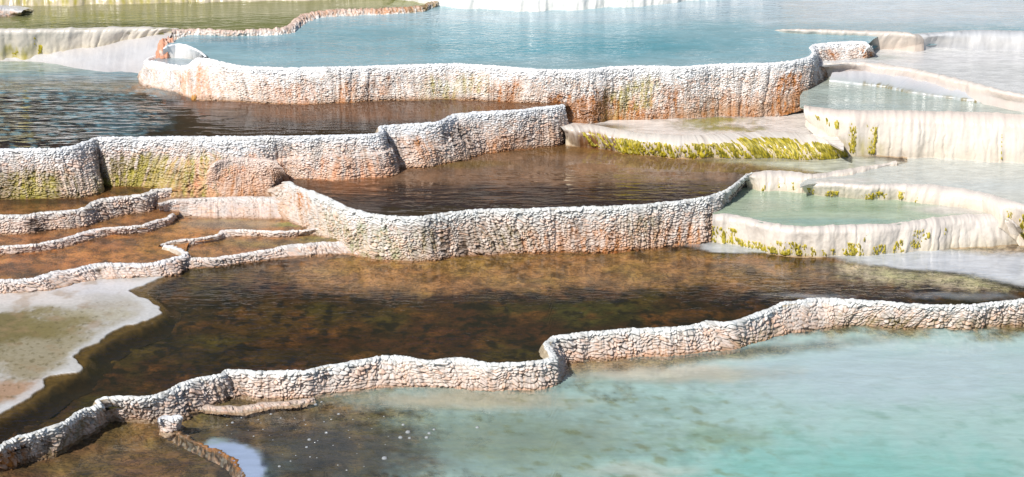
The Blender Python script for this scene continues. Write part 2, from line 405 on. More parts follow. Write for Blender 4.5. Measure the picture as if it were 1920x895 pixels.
def mottle(c, X, Y, seed, dark, light, mid, amt=1.):
    a = fbm(X / .8, Y / .9, 6, seed); b = fbm(X / .3, Y / .35, 6, seed + 13); d = fbm(X / .12, Y / .14, 5, seed + 23)
    c = mix(c, mid, amt * .75 * sm(.0, .35, a)); c = mix(c, light, amt * .7 * sm(.05, .4, b - .3 * a)); return mix(c, dark, amt * .9 * sm(.0, .24, d * .8 + .5 * fbm(X / .5, Y / .5, 5, seed + 33)))

def pool(what, back, front, z, depth, bed, water, mat, x0=None, x1=None, step=5, rows=40, bedmat=None, seed=3,
         shore=.25, ripple=1., rspots=(), bedbump=.012, mot=None, wmot=None, tmot=None):
    """water: (base colour, base turb, [(spot..., colour, strength...)], [turb spots]); bed: (base colour, spots)"""
    x0 = back[0][0] if x0 is None else x0; x1 = back[-1][0] if x1 is None else x1
    xs = np.arange(x0, x1 + step, step, float); yb = curve(back, xs); yf = np.maximum(curve(front, xs), yb + .3)
    t = np.linspace(0, 1, rows)[:, None]
    PXg = np.broadcast_to(xs, (rows, len(xs))); PYg = yb + (yf - yb) * t
    W = unproj(PXg, PYg, z)
    wc = paint(water[0], water[2], PXg, PYg, W[..., 0], W[..., 1], seed)
    if wmot: wc = wmot(wc, W[..., 0], W[..., 1], PXg, PYg)
    wt = np.clip(paint(float(water[1]), water[3], PXg, PYg, W[..., 0], W[..., 1], seed + 3), 0, 1)
    if tmot: wt = np.clip(wt + tmot(W[..., 0], W[..., 1], PXg, PYg), 0, 1)
    rp = np.clip(paint(float(ripple), rspots, PXg, PYg, W[..., 0], W[..., 1], seed + 5), 0, 5)
    ws = grid_obj('water', W, {'Col': np.clip(wc, 0, .85), 'turb': wt, 'ripple': rp}, mat)
    tag(ws, what + ', its water surface', kind='structure')
    # the bed follows the shore and deepens away from it
    ext = np.linspace(-.06, 1.0, rows + 4)[:, None]
    PYb = yb + (yf - yb) * ext; PXb = np.broadcast_to(xs, PYb.shape)
    B = unproj(PXb, PYb, z)
    de = .012 + (depth - .012) * sm(0, 1, (PYb - yb - 14) / (shore * 260))
    B[..., 2] = z - de + bedbump * fbm(B[..., 0] / .25, B[..., 1] / .25, 5, seed + 7)
    B[..., 2] = np.minimum(B[..., 2], z - .006)
    bx, by = proj(B)
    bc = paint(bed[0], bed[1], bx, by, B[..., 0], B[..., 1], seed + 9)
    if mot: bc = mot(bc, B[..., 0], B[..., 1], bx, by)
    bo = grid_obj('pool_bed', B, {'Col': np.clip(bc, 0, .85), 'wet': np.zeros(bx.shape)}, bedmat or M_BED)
    tag(bo, what + ', its bed', kind='structure')
    return ws, bo

Z0, Z1, Z2, Z3, Z4 = 0., .23, .66, 1.08, 1.43
Z12, Z10, Z9, Z8, Z7, Z5 = .505, .66, .85, 1.10, 1.27, 1.445
ZA, ZB, ZC, ZF, ZE = .58, .41, .345, .50, .30
XL, XR = -420, 2340

# ---- walls -------------------------------------------------------
ORANGE, RUST, OLIVE, YEL, PEACH, DARK, GREEN = C(178, 112, 42), C(118, 70, 24), C(110, 96, 30), C(168, 156, 60), C(215, 160, 125), C(70, 52, 38), C(120, 130, 60)

wall('lowest scaled wall, long and low, winding across the picture above the turquoise pool',
     [(XL, 905, XL, 950), (-200, 875, -200, 920), (0, 838, -5, 880), (28, 822, 46, 864), (66, 812, 66, 858), (92, 803, 88, 852), (128, 790, 118, 842), (142, 776, 139, 828), (160, 768, 172, 810),
      (190, 760, 200, 792), (178, 750, 212, 786), (218, 745, 240, 785), (278, 746, 280, 786), (318, 734, 322, 785), (334, 722, 350, 778), (370, 711, 385, 762), (415, 704, 430, 745),
      (421, 695, 445, 743), (487, 698, 487, 748), (580, 697, 580, 745), (608, 687, 612, 740), (640, 684, 640, 736), (723, 669, 710, 727), (751, 669, 760, 726), (802, 679, 826, 727),
      (863, 672, 870, 730), (918, 684, 918, 734), (1002, 680, 1006, 732), (1040, 673, 1048, 724), (1030, 659, 1060, 706), (1021, 647, 1058, 690), (1036, 632, 1062, 680), (1104, 625, 1104, 673),
      (1173, 619, 1180, 670), (1280, 615, 1280, 666), (1326, 605, 1373, 656), (1373, 606, 1392, 650), (1442, 581, 1430, 640), (1461, 571, 1465, 627), (1535, 560, 1535, 618),
      (1605, 564, 1581, 609), (1744, 574, 1697, 614), (1813, 574, 1800, 618), (1920, 563, 1920, 607), (2100, 556, 2100, 600), (XR, 540, XR, 585)],
     Z1, Z0, cell=(.050, .031), amp=.013, r=.025, flute=.034, res=.006, seed=11,
     cols=(C(222, 224, 222), C(220, 205, 194), C(206, 178, 160)),
     stains=[(60, 110, .25, 1.1, DARK, .5), (300, 90, .4, 1.1, DARK, .35), (130, 40, .2, 1.1, OLIVE, .4), (1230, 200, .7, 1.2, ORANGE, .22), (1400, 60, .5, 1.2, OLIVE, .45),
             (1700, 130, .45, 1.2, OLIVE, .5), (12, 25, .2, 1., ORANGE, .8), (420, 30, .3, 1., DARK, .3), (1870, 60, .5, 1.1, OLIVE, .4)], jag=.012)

wall('central tall scaled wall bulging below the brown mirror pool, with greenish crevices',
     [(541, 342, 498, 356, .655, .56), (544, 343, 508, 378, None, .47), (547, 345, 528, 402, None, .38), (551, 349, 552, 422, None, .335), (562, 354, 578, 436, None, .31), (584, 360, 602, 446, None, .28), (617, 373, 628, 458, None, .25), (651, 391, 652, 473), (701, 404, 701, 485), (735, 408, 768, 489), (788, 409, 800, 488), (812, 404, 818, 486), (852, 399, 855, 480),
      (902, 394, 936, 476), (986, 394, 1003, 473), (1036, 391, 1040, 472), (1140, 389, 1140, 471), (1200, 386, 1200, 466), (1280, 378, 1262, 460), (1324, 371, 1320, 457), (1350, 363, 1337, 450),
      (1364, 357, 1352, 420), (1380, 346, 1376, 396), (1398, 331, 1396, 366), (1410, 326, 1410, 356)],
     Z2, Z1, cell=(.043, .027), amp=.012, r=.022, flute=.028, res=.0055, seed=23,
     cols=(C(214, 216, 214), C(216, 203, 192), C(212, 186, 168)),
     stains=[(565, 12, .0, .45, ORANGE, .9), (680, 90, .2, 1., GREEN, .35), (795, 30, .1, .8, OLIVE, .5), (850, 40, .15, 1., DARK, .55), (940, 60, .3, .9, OLIVE, .45), (1010, 50, .5, 1.1, ORANGE, .5),
             (1080, 30, .2, 1., DARK, .35), (1130, 70, .45, 1.1, ORANGE, .55), (1210, 40, .2, .9, OLIVE, .4), (1290, 60, .5, 1.2, ORANGE, .55), (1370, 30, .1, 1., RUST, .4)])

wall('scaled wall below the dark rippled pool, white crest over olive and peach stains',
     [(-420, 285, -420, 380, None, ZA), (-100, 282, -100, 376, None, ZA), (0, 281, 0, 373, None, ZA), (67, 280, 67, 371, None, ZA), (101, 281, 134, 369, None, ZA), (141, 275, 160, 367, None, ZA), (156, 268, 184, 363, None, ZA), (166, 266, 195, 357, None, ZA), (171, 264, 194, 350, None, ZA), (172, 261, 184, 344, None, ZA), (182, 260, 190, 343, None, ZA), (192, 259, 206, 348, None, ZA), (302, 258, 268, 349, None, ZA),
      (350, 258, 318, 356, None, ZA), (402, 258, 436, 366, None, ZF), (470, 258, 503, 363, None, ZF), (520, 257, 536, 351, None, ZF), (560, 257, 556, 343, None, .6), (640, 255, 634, 337), (690, 254, 712, 331), (708, 252, 736, 328), (715, 248, 748, 322), (715, 243, 742, 315), (709, 239, 734, 311), (722, 237, 750, 314), (757, 235, 792, 314), (821, 231, 835, 305),
      (838, 222, 858, 302), (848, 216, 875, 299), (891, 212, 908, 288), (975, 208, 959, 281), (1009, 203, 1009, 276), (1040, 200, 1050, 273), (1056, 198, 1066, 260)],
     Z3, Z2, cell=(.036, .022), amp=.010, r=.02, flute=.034, res=.0055, seed=35,
     cols=(C(224, 227, 230), C(220, 208, 200), C(218, 186, 162)),
     ledges=[(540, 715, .42, .05), (330, 540, .42, .03), (760, 870, .55, .03)],
     stains=[(30, 75, .36, 1.15, OLIVE, 1.5), (170, 30, .6, 1.1, OLIVE, .6), (60, 30, .5, 1.1, YEL, .7), (120, 14, .55, 1.1, OLIVE, .6), (176, 14, .1, 1., DARK, .6), (245, 60, .32, 1.15, OLIVE, 1.4), (285, 12, .3, 1.1, DARK, .7), (230, 60, .6, 1.1, YEL, .8),  # narrow dark entry at the notch: its shade put into the colour
             (335, 70, .32, 1.1, YEL, 1.0), (350, 40, .5, 1.1, OLIVE, .5), (440, 90, .35, 1.1, PEACH, .9), (500, 50, .5, 1.1, ORANGE, .5), (650, 70, .45, 1.1, PEACH, .6), (775, 25, .3, .9, ORANGE, .5),
             (850, 25, .2, 1.1, DARK, .5), (1000, 60, .45, 1.1, RUST, .5), (722, 14, .2, .8, DARK, .6), (930, 50, .5, 1.1, ORANGE, .35)])  # dark entry where the middle bulge ends: its shadow put into the colour

wall('long bright white wall of the blue upper pool, stained deep orange at its lower middle',
     [(300, 104, 262, 136, 1.24, 1.10), (284, 108, 258, 144, 1.24, 1.09), (276, 113, 260, 154, 1.26), (278, 117, 270, 161, 1.27), (290, 116, 285, 165, 1.28), (318, 122, 312, 170, 1.28), (340, 125, 335, 175, 1.28), (353, 124, 350, 181, 1.31), (362, 115, 362, 186, 1.39), (372, 109, 385, 187, Z4), (402, 114, 419, 188), (432, 122, 450, 190), (469, 127, 485, 192), (536, 129, 540, 195),
      (640, 127, 640, 192), (707, 125, 707, 188), (774, 123, 780, 186), (855, 121, 850, 185), (925, 125, 925, 188), (1009, 132, 992, 193), (1059, 133, 1056, 205, None, 1.0), (1080, 133, 1076, 231, None, Z9), (1109, 131, 1109, 232, None, Z9), (1143, 127, 1143, 227, None, Z9),
      (1210, 125, 1193, 221, None, Z9 + .02), (1280, 127, 1280, 217, None, Z9 + .03), (1347, 122, 1347, 204, None, .93), (1441, 120, 1430, 198, None, .98), (1488, 116, 1470, 182, None, 1.06), (1521, 107, 1515, 168, None, Z8), (1526, 98, 1543, 154, None, Z8), (1520, 90, 1548, 138, None, 1.14),
      (1524, 85, 1558, 130, None, 1.18), (1565, 81, 1582, 126, None, 1.20), (1600, 79, 1612, 118, None, 1.23), (1622, 80, 1630, 110, None, 1.26), (1632, 88, 1640, 103, None, Z7), (1630, 92, 1638, 97, 1.40, Z7)],
     Z4, Z3, cell=(.028, .018), amp=.0085, r=.02, flute=.03, res=.0048, seed=47,
     cols=(C(244, 246, 248), C(242, 238, 234), C(236, 222, 208)), foot=.2,
     stains=[(360, 30, .1, .9, PEACH, .6), (540, 60, .45, 1.1, PEACH, .4), (650, 18, .45, 1.1, ORANGE, .6), (690, 14, .35, 1.1, RUST, .55), (720, 10, .25, .8, ORANGE, .6), (830, 40, .3, 1., YEL, .4), (890, 25, .2, .8, YEL, .35), (970, 14, .3, .9, ORANGE, .6), (945, 20, .5, 1.1, ORANGE, .5),
             (1088, 52, .5, 1.2, ORANGE, 1.7), (1088, 40, .62, 1.2, RUST, .8), (1130, 16, .3, 1.1, RUST, .9), (1128, 10, .5, 1., DARK, .9), (1165, 30, .3, 1.1, YEL, .6), (1165, 14, .4, 1.1, OLIVE, .6), (1190, 50, .6, 1.2, ORANGE, .9), (1210, 30, .2, .8, YEL, .5),
             (1260, 22, .4, 1.1, ORANGE, .8), (1330, 45, .55, 1.2, ORANGE, .45), (1400, 40, .6, 1.2, ORANGE, .5), (1485, 28, .3, 1.1, ORANGE, 1.0), (1530, 16, .2, 1.1, DARK, .35), (1548, 14, .2, .9, ORANGE, .5), (1615, 18, .3, 1.1, ORANGE, .5)])

wall('white lobed wall at the left end of the blue pool above a little ledge pool',
     [(306, 92, 305, 110, 1.40, 1.27), (316, 87, 315, 112), (332, 83, 331, 114), (350, 86, 349, 115), (368, 94, 367, 117), (380, 101, 380, 119), (386, 108, 387, 121, 1.41)],
     Z4, 1.25, style='smooth', r=.02, cell=(.03, .02), amp=.008, flute=.012, res=.006, seed=53, cols=(C(250, 252, 254), C(244, 242, 240), C(232, 222, 212)))
wall('crumbly pinkish crust ridge between the olive pool and the blue pool',
     [(322, 60, 322, 70), (355, 58, 350, 69), (396, 59, 396, 70), (430, 62, 430, 71), (469, 60, 469, 71), (523, 57, 523, 70), (545, 52, 550, 66), (552, 42, 560, 58), (570, 30, 580, 45), (600, 25, 605, 36), (637, 22, 637, 34), (707, 20, 707, 32), (754, 18, 760, 29), (791, 15, 795, 26), (806, 9, 808, 20), (822, 5, 822, 15), (835, 2, 835, 10)],
     Z4 + .035, Z4 - .02, style='crust', cell=(.035, .03), amp=.014, r=.03, crest=.02, inner=.11, indepth=.1, flute=.015, res=.007, seed=61, rimh=.02, foot=.08, jag=.03, smooth_sig=.03,
     cols=(C(214, 190, 176), C(226, 220, 214), C(230, 230, 226)), stains=[(800, 40, -.5, .8, OLIVE, .7), (730, 60, -.5, .6, ORANGE, .6), (600, 40, -.5, .5, ORANGE, .4)], name='crust_ridge', cat='ridge')
wall('pale smooth mound along the near edge of the olive pool, with small yellow tufts',
     [(XL, 56, XL, 106), (-100, 56, -100, 105), (0, 55, 0, 104), (44, 56, 50, 104), (100, 55, 90, 103), (151, 54, 140, 95, None, 1.19), (210, 53, 194, 89, None, 1.225), (268, 52, 245, 76, None, 1.295), (310, 54, 295, 66, None, 1.37), (335, 55, 330, 62, None, 1.40)],
     Z5, 1.14, style='smooth', r=.06, prof=.55, amp=.016, flute=.05, res=.011, seed=67, crest=.01, inner=.1,
     cols=(C(216, 210, 200), C(224, 214, 200), C(226, 215, 190)), stains=[(25, 40, .6, 1.1, YEL, .5)],
     algae=[(68, 6, .3, .65, 1.1), (78, 14, .6, 1.0, .8), (25, 15, .7, 1., .6)], rimh=.06, name='travertine_mound', cat='mound')
wall('wide pale grey apron sloping from the outcrop down to the dark rippled pool',
     [(XL, 98, XL, 118, None, 1.075), (0, 99, 0, 116, None, 1.075), (60, 100, 62, 116, 1.13, 1.075), (100, 98, 100, 121, 1.16, 1.075), (160, 89, 150, 131, 1.215, 1.075), (215, 79, 205, 137, 1.265, 1.075), (262, 68, 258, 137, 1.33, 1.075), (306, 61, 275, 139, 1.385, 1.09), (325, 64, 290, 140, 1.385, 1.09)],
     1.13, 1.075, style='smooth', r=.03, amp=.007, flute=.012, rv=.07, res=.012, seed=71, foot=.06, smooth_sig=.1, prof=.15, inner=.1,
     cols=(C(206, 202, 200), C(204, 203, 204), C(200, 196, 194)), rimh=.05, name='travertine_apron', cat='apron')
wall('bright white rounded mound rising behind the blue pool at the top of the view',
     [(700, -30, 745, 2, 1.60), (760, -40, 780, 6, 1.68), (830, -44, 821, 12, 1.74), (900, -48, 875, 17, 1.78), (960, -48, 942, 20, 1.80), (1009, -48, 1009, 22, 1.80), (1076, -46, 1076, 19, 1.78), (1143, -44, 1143, 15, 1.74), (1210, -42, 1210, 12, 1.71), (1290, -42, 1290, 3, 1.66), (1400, -44, 1370, -6, 1.61), (1500, -50, 1460, -16, 1.58)],
     1.85, Z4, style='smooth', r=.1, prof=.45, amp=.02, flute=.07, res=.012, seed=73, cols=(C(252, 252, 250), C(250, 248, 244), C(246, 242, 234)), inner=.3, rimh=.1, name='travertine_mound', cat='mound')
wall('pale steep bank across the far side of the olive pool, streaked faint yellow',
     [(XL, -60, XL, 8, 1.80), (0, -60, 0, 12, 1.82), (120, -58, 120, 11, 1.80), (340, -58, 345, 5, 1.77), (520, -56, 520, 2, 1.74), (640, -50, 640, 0, 1.70), (740, -44, 745, -3, 1.64)],
     1.85, Z5, style='smooth', r=.08, prof=.3, amp=.02, flute=.06, res=.012, seed=79, cols=(C(226, 222, 214), C(222, 212, 196), C(214, 200, 176)), stains=[(100, 200, .2, 1., YEL, .5), (300, 100, .3, 1., YEL, .4)], inner=.3, rimh=.1, name='travertine_bank', cat='bank')
wall('small flat pale rock shelf at the far upper left corner of the olive pool',
     [(-60, 17, -60, 33), (0, 18, 0, 32), (15, 19, 14, 31), (30, 21, 28, 30), (42, 24, 40, 28)],
     Z5 + .06, Z5, style='crust', cell=(.05, .03), amp=.01, r=.03, flute=.01, res=.01, seed=83, inner=.35, indepth=.04, cols=(C(206, 206, 206), C(190, 180, 174), C(150, 130, 120)), name='rock_shelf', cat='rock')
# right hand flowstone
wall('low cream ridge behind the blue pool\'s right corner, ending in a rounded knob',
     [(1436, 59, 1437, 60, Z4 - .03, Z4 - .05), (1456, 58, 1457, 62, Z4, 1.41), (1481, 57, 1481, 67, None, 1.40), (1548, 58, 1548, 72, None, 1.38), (1615, 60, 1612, 80, None, 1.34), (1655, 61, 1632, 90, None, 1.29), (1680, 62, 1660, 93), (1700, 63, 1695, 90, None, 1.30), (1712, 66, 1714, 86, None, 1.34), (1724, 68, 1730, 80, 1.42, 1.36)],
     1.47, 1.27, style='smooth', r=.05, prof=.6, amp=.012, flute=.03, res=.009, seed=89, inner=.14, indepth=.05, cols=(C(224, 214, 204), C(226, 212, 198), C(222, 205, 190)), rimh=.05, name='travertine_ridge', cat='ridge')
wall('faint pale swell in the shallow water at the far right edge',
     [(1716, 68, 1720, 84, 1.43, 1.34), (1770, 64, 1765, 90), (1830, 60, 1830, 94), (1920, 62, 1920, 96), (2050, 62, 2050, 96), (XR, 62, XR, 96)],
     1.442, 1.27, style='smooth', r=.05, prof=.5, amp=.014, flute=.04, res=.014, seed=97, inner=.2, indepth=.04, cols=(C(206, 208, 210), C(210, 208, 206), C(204, 204, 206)), rimh=.05, name='travertine_swell', cat='swell')
wall('long slanting cream ridge running right from the end of the white wall',
     [(1540, 122, 1545, 130, 1.26, 1.19), (1572, 120, 1575, 130), (1600, 119, 1600, 130), (1649, 120, 1640, 137), (1716, 131, 1700, 144), (1760, 141, 1750, 155), (1803, 151, 1795, 167), (1850, 163, 1845, 179), (1883, 173, 1880, 186), (1920, 179, 1920, 194), (2050, 196, 2050, 214), (XR, 230, XR, 250)],
     Z7 + .005, 1.195, style='smooth', r=.04, prof=.45, amp=.014, flute=.03, res=.010, seed=101, inner=.08, cols=(C(226, 216, 206), C(224, 208, 196), C(218, 206, 198)), rimh=.04, name='travertine_ridge', cat='ridge')
wall('pale submerged ledge with a thin dark green edge below the slanting ridge',
     [(1560, 138, 1555, 150, 1.16, 1.12), (1609, 134, 1612, 156, 1.185, 1.125), (1680, 142, 1660, 161, 1.185, 1.125), (1740, 152, 1702, 171, 1.185, 1.125), (1795, 166, 1776, 181, 1.185, 1.125), (1880, 184, 1860, 193, 1.185, 1.125), (1920, 192, 1920, 201, 1.185, 1.125), (2050, 213, 2050, 222, 1.185, 1.125), (XR, 250, XR, 262, 1.185, 1.125)],
     1.185, 1.125, style='smooth', r=.01, prof=-.2, amp=.004, flute=.012, res=.010, seed=103, foot=.05, inner=.05, cols=(C(200, 198, 200), C(196, 198, 202), C(186, 192, 192)), stains=[(1680, 60, .85, 1.2, OLIVE, .8), (1860, 90, .88, 1.2, OLIVE, .7)], rimh=.04, name='travertine_ledge', cat='ledge', jag=.03)
wall('broad creamy flowstone curtain at right with two thick olive streaks',
     [(1508, 200, 1512, 222, None, 1.0), (1513, 201, 1520, 232, None, .95), (1541, 204, 1548, 250, None, .88), (1570, 208, 1566, 268, None, .78), (1598, 210, 1596, 291), (1649, 209, 1645, 293), (1749, 211, 1745, 294), (1850, 213, 1850, 302), (1920, 218, 1920, 303), (2100, 222, 2100, 308), (XR, 228, XR, 314)],
     Z8, Z10, style='smooth', r=.10, prof=.6, amp=.013, flute=.05, res=.0075, seed=107, inner=.1, foot=.08, cols=(C(228, 214, 202), C(236, 226, 214), C(230, 216, 198)),
     stains=[(1620, 40, .5, 1.1, YEL, .3)],
     algae=[(1532, 5, .2, .5, 1.15), (1553, 5, .2, .55, 1.1), (1572, 5, .2, .5, 1.15), (1600, 8, .2, .95, 1.3), (1638, 9, .25, .98, 1.3), (1625, 4, .2, .4, 1.1), (1877, 2.5, .3, .98, .8)], patch=(0, .5), athr=.55, rimh=.05, name='flowstone_curtain', cat='flowstone')
wall('rounded cream flowstone mound draped in thick yellow green algae',
     [(1050, 240, 1060, 262, .87, .72), (1066, 237, 1076, 274, .87), (1109, 236, 1126, 279), (1143, 242, 1150, 283), (1180, 249, 1176, 288), (1210, 253, 1210, 291), (1280, 256, 1280, 296), (1330, 255, 1350, 296), (1380, 252, 1427, 296), (1430, 249, 1470, 298), (1490, 250, 1520, 300), (1530, 257, 1556, 299), (1556, 268, 1576, 297), (1570, 280, 1590, 294, .78)],
     Z9, Z10, style='smooth', r=.09, prof=.85, amp=.011, flute=.04, res=.0065, seed=109, inner=.1, foot=.08, cols=(C(222, 214, 204), C(226, 212, 196), C(220, 204, 176)),
     stains=[(1115, 50, .1, 1.1, RUST, .75), (1130, 60, .2, 1.1, DARK, .45)],
     algae=[(1112, 40, .15, .95, 1.0), (1200, 60, .2, 1., 1.3), (1255, 35, .28, 1., 1.1), (1330, 60, .2, 1., 1.4), (1420, 66, .08, 1.0, 1.9), (1490, 26, .25, 1., 1.3), (1535, 44, .15, 1., 1.7)], patch=(.5, .3), athr=.5, rimh=.04, name='flowstone_mound', cat='flowstone')
wall('lumpy pale rim in front of the shallow green pool below the algae mound',
     [(1397, 329, 1400, 352, None, Z12), (1410, 326, 1415, 358, None, Z12), (1441, 322, 1441, 359, None, Z12), (1481, 323, 1480, 359, None, Z12), (1505, 327, 1505, 357, None, .54), (1521, 330, 1520, 344, None, .60), (1565, 324, 1565, 336, None, .63), (1615, 315, 1615, 327, None, .63), (1659, 309, 1659, 317, None, .63), (1680, 306, 1680, 310, None, .65)],
     Z10 + .005, Z12, style='smooth', r=.05, prof=.4, amp=.018, flute=.05, res=.0065, seed=113, inner=.09, foot=.08, cols=(C(220, 210, 200), C(228, 216, 202), C(224, 208, 186)),
     algae=[(1465, 10, .3, .8, .85), (1490, 8, .4, .95, .85), (1430, 6, .6, 1., .8)], patch=(0, .12), athr=.55, rimh=.04, name='flowstone_dam', cat='flowstone')
wall('curving cream flowstone bank behind the little green basin, dotted with algae tufts',
     [(1506, 350, 1508, 362, .60), (1516, 345, 1520, 367, .63), (1541, 342, 1545, 369), (1582, 346, 1575, 369), (1629, 349, 1620, 374), (1682, 347, 1682, 375), (1749, 349, 1733, 382), (1803, 356, 1790, 388), (1850, 365, 1840, 396), (1880, 374, 1878, 412), (1905, 382, 1905, 435, None, .36), (1925, 388, 1922, 458, None, .24), (1990, 396, 1985, 466, None, .24), (2100, 404, 2100, 474, None, .24), (XR, 415, XR, 485, None, .24)],
     .65, Z12, style='smooth', r=.06, prof=.45, amp=.016, flute=.04, res=.0065, seed=127, inner=.1, foot=.08, cols=(C(226, 216, 206), C(230, 218, 204), C(224, 210, 190)),
     algae=[(1518, 7, .35, 1., .95), (1560, 24, .55, 1., 1.05), (1645, 26, .4, 1., 1.0), (1693, 12, .35, .9, 1.0), (1728, 6, .6, 1., .8), (1895, 10, .3, .8, .9), (1920, 8, .2, .9, 1.2)], patch=(0, .12), athr=.53, rimh=.04, name='flowstone_bank', cat='flowstone')
wall('rounded cream basin wall around the little green pool at right, green algae along its foot',
     [(1336, 405, 1334, 455), (1364, 403, 1364, 458), (1391, 408, 1391, 461), (1431, 418, 1427, 472), (1481, 426, 1486, 479), (1515, 428, 1515, 480), (1582, 424, 1582, 481), (1665, 423, 1660, 477), (1716, 416, 1710, 474), (1766, 409, 1766, 467), (1816, 404, 1820, 463), (1862, 404, 1880, 461), (1884, 408, 1905, 460), (1898, 416, 1922, 456), (1905, 428, 1930, 452)],
     Z12, Z1, style='smooth', r=.06, prof=.5, amp=.018, flute=.05, res=.006, seed=131, inner=.1, foot=.08, cols=(C(224, 214, 204), C(232, 222, 210), C(224, 212, 190)),
     algae=[(1365, 22, .35, 1., 1.05), (1340, 10, .3, 1., 1.0), (1400, 40, .7, 1., 1.15), (1450, 35, .72, 1., 1.25), (1500, 40, .62, 1., 1.1), (1480, 50, .45, .8, .75), (1555, 20, .7, 1., .9), (1600, 22, .5, 1., 1.05), (1650, 18, .6, 1., 1.1), (1690, 16, .5, 1., 1.0), (1720, 14, .2, .9, .95), (1735, 12, .3, .6, .9), (1620, 8, .2, .5, .85), (1770, 8, .2, .5, .8)],
     patch=(0, .10), athr=.54, rimh=.04, name='flowstone_basin', cat='flowstone')
# left staircase of little terraces
wall('pink scaled step in front of the highest dark strip pool at far left',
     [(XL, 412, XL, 446), (-100, 408, -100, 440), (0, 406, 0, 438), (50, 405, 50, 437), (84, 399, 101, 431), (134, 397, 140, 427), (160, 391, 165, 424), (170, 382, 190, 415), (182, 377, 204, 408), (218, 371, 230, 402), (268, 366, 278, 397), (282, 361, 290, 391), (284, 357, 300, 387), (322, 355, 322, 384)],
     ZA, ZB, cell=(.045, .027), amp=.011, r=.025, flute=.03, res=.0055, seed=137, cols=(C(216, 212, 208), C(214, 192, 178), C(206, 172, 150)), stains=[(65, 20, .1, 1., DARK, .5), (175, 16, .0, 1., DARK, .5), (250, 40, .3, 1., DARK, .3)])
wall('narrow pale rim curving below the second strip pool at left',
     [(XL, 470, XL, 484), (0, 464, 0, 477), (67, 460, 67, 472), (111, 451, 134, 460), (151, 439, 161, 451), (178, 431, 201, 441), (235, 427, 240, 437), (270, 424, 284, 434), (280, 418, 296, 427), (312, 411, 318, 421), (324, 402, 332, 410)],
     ZB, ZC, cell=(.045, .025), amp=.009, r=.025, flute=.018, res=.0055, seed=139, cols=(C(222, 216, 212), C(214, 192, 178), C(200, 168, 148)), rimh=.02)
wall('bumpy white rim between the rust brown pool and the pale shelf',
     [(XL, 538, XL, 560), (0, 527, 0, 550), (60, 525, 93, 545), (94, 513, 139, 532), (134, 507, 160, 528), (184, 495, 195, 524), (235, 496, 250, 521), (285, 496, 301, 519), (318, 487, 340, 512), (347, 480, 352, 502), (342, 472, 360, 492, None, .27), (330, 466, 345, 478, None, ZE), (308, 462, 320, 470, None, ZE)],
     ZC, .235, cell=(.045, .027), amp=.012, r=.03, flute=.028, res=.0055, seed=149, cols=(C(224, 222, 222), C(214, 196, 186), C(212, 186, 172)), stains=[(330, 20, .2, 1.1, DARK, .4), (180, 12, .1, 1., DARK, .4)], rimh=.02)
wall('thin pale ridge crossing the small brown pools beside the central wall',
     [(300, 462, 305, 467), (306, 458, 312, 465), (335, 452, 340, 461), (370, 449, 372, 457), (405, 444, 412, 451), (414, 438, 420, 445), (412, 434, 440, 443), (450, 433, 460, 443), (520, 436, 520, 445), (570, 434, 575, 441), (600, 430, 605, 437)],
     ZC, ZE, cell=(.045, .025), amp=.008, r=.025, flute=.012, res=.0055, seed=151, cols=(C(224, 216, 210), C(216, 196, 182), C(206, 176, 156)), rimh=.018, crest=.014)
wall('pale low rim at the back left shore of the big dark pool',
     [(351, 486, 352, 502), (402, 486, 419, 498), (469, 475, 480, 489), (510, 469, 512, 485), (536, 462, 560, 480), (600, 457, 610, 477), (640, 455, 655, 476), (680, 458, 690, 482)],
     ZE, Z1, cell=(.045, .026), amp=.010, r=.03, flute=.02, res=.0055, seed=157, cols=(C(222, 216, 212), C(214, 196, 184), C(212, 186, 172)), rimh=.02)
wall('pale pink banded ledge below the stained left wall',
     [(296, 384, 300, 402, None, .36), (322, 376, 326, 405), (386, 373, 386, 408), (436, 371, 440, 409), (503, 371, 503, 410), (536, 372, 540, 411), (560, 374, 575, 416), (600, 378, 625, 425)],
     ZF, ZC, cell=(.08, .02), amp=.007, r=.03, flute=.012, res=.0055, seed=163, cols=(C(214, 206, 200), C(216, 194, 182), C(210, 176, 156)), rimh=.02)
wall('bulging peach scaled half bowl on the face of the left wall',
     [(392, 318, 345, 365, .74, ZF), (402, 306, 375, 367), (430, 300, 420, 369), (470, 298, 470, 368), (500, 301, 512, 365), (520, 308, 538, 354), (530, 318, 548, 345, .82)],
     .86, ZF, cell=(.034, .02), amp=.009, r=.02, flute=.015, res=.0055, seed=167, cols=(C(214, 196, 186), C(218, 186, 166), C(216, 176, 148)), stains=[(450, 60, .2, 1., ORANGE, .4), (510, 20, .2, 1., RUST, .4)], rimh=.02, inner=.15, indepth=.02)
wall('little low scaled shelf at the foot of the lowest wall',
     [(366, 765, 372, 768), (388, 761, 388, 769), (420, 764, 420, 774), (450, 765, 455, 774), (476, 759, 484, 768), (500, 757, 510, 763), (540, 755, 545, 761), (590, 748, 592, 753)],
     Z0 + .014, Z0, cell=(.04, .022), amp=.009, r=.012, crest=.004, flute=.02, res=.0055, seed=173, cols=(C(196, 178, 164), C(206, 182, 166), C(196, 164, 142)), rimh=.01, inner=.07, indepth=.016, foot=.012, jag=.03)
wall('short knobbly scaled spur jutting from the lowest wall between two brown pools',
     [(296, 788, 300, 806), (303, 784, 308, 812), (318, 783, 320, 812), (330, 787, 334, 806), (334, 780, 338, 796)],
     Z0 + .12, Z0, cell=(.045, .03), amp=.013, r=.03, flute=.01, res=.006, seed=179, foot=.04, rimh=.02, inner=.12, indepth=.05, smooth_sig=.015)
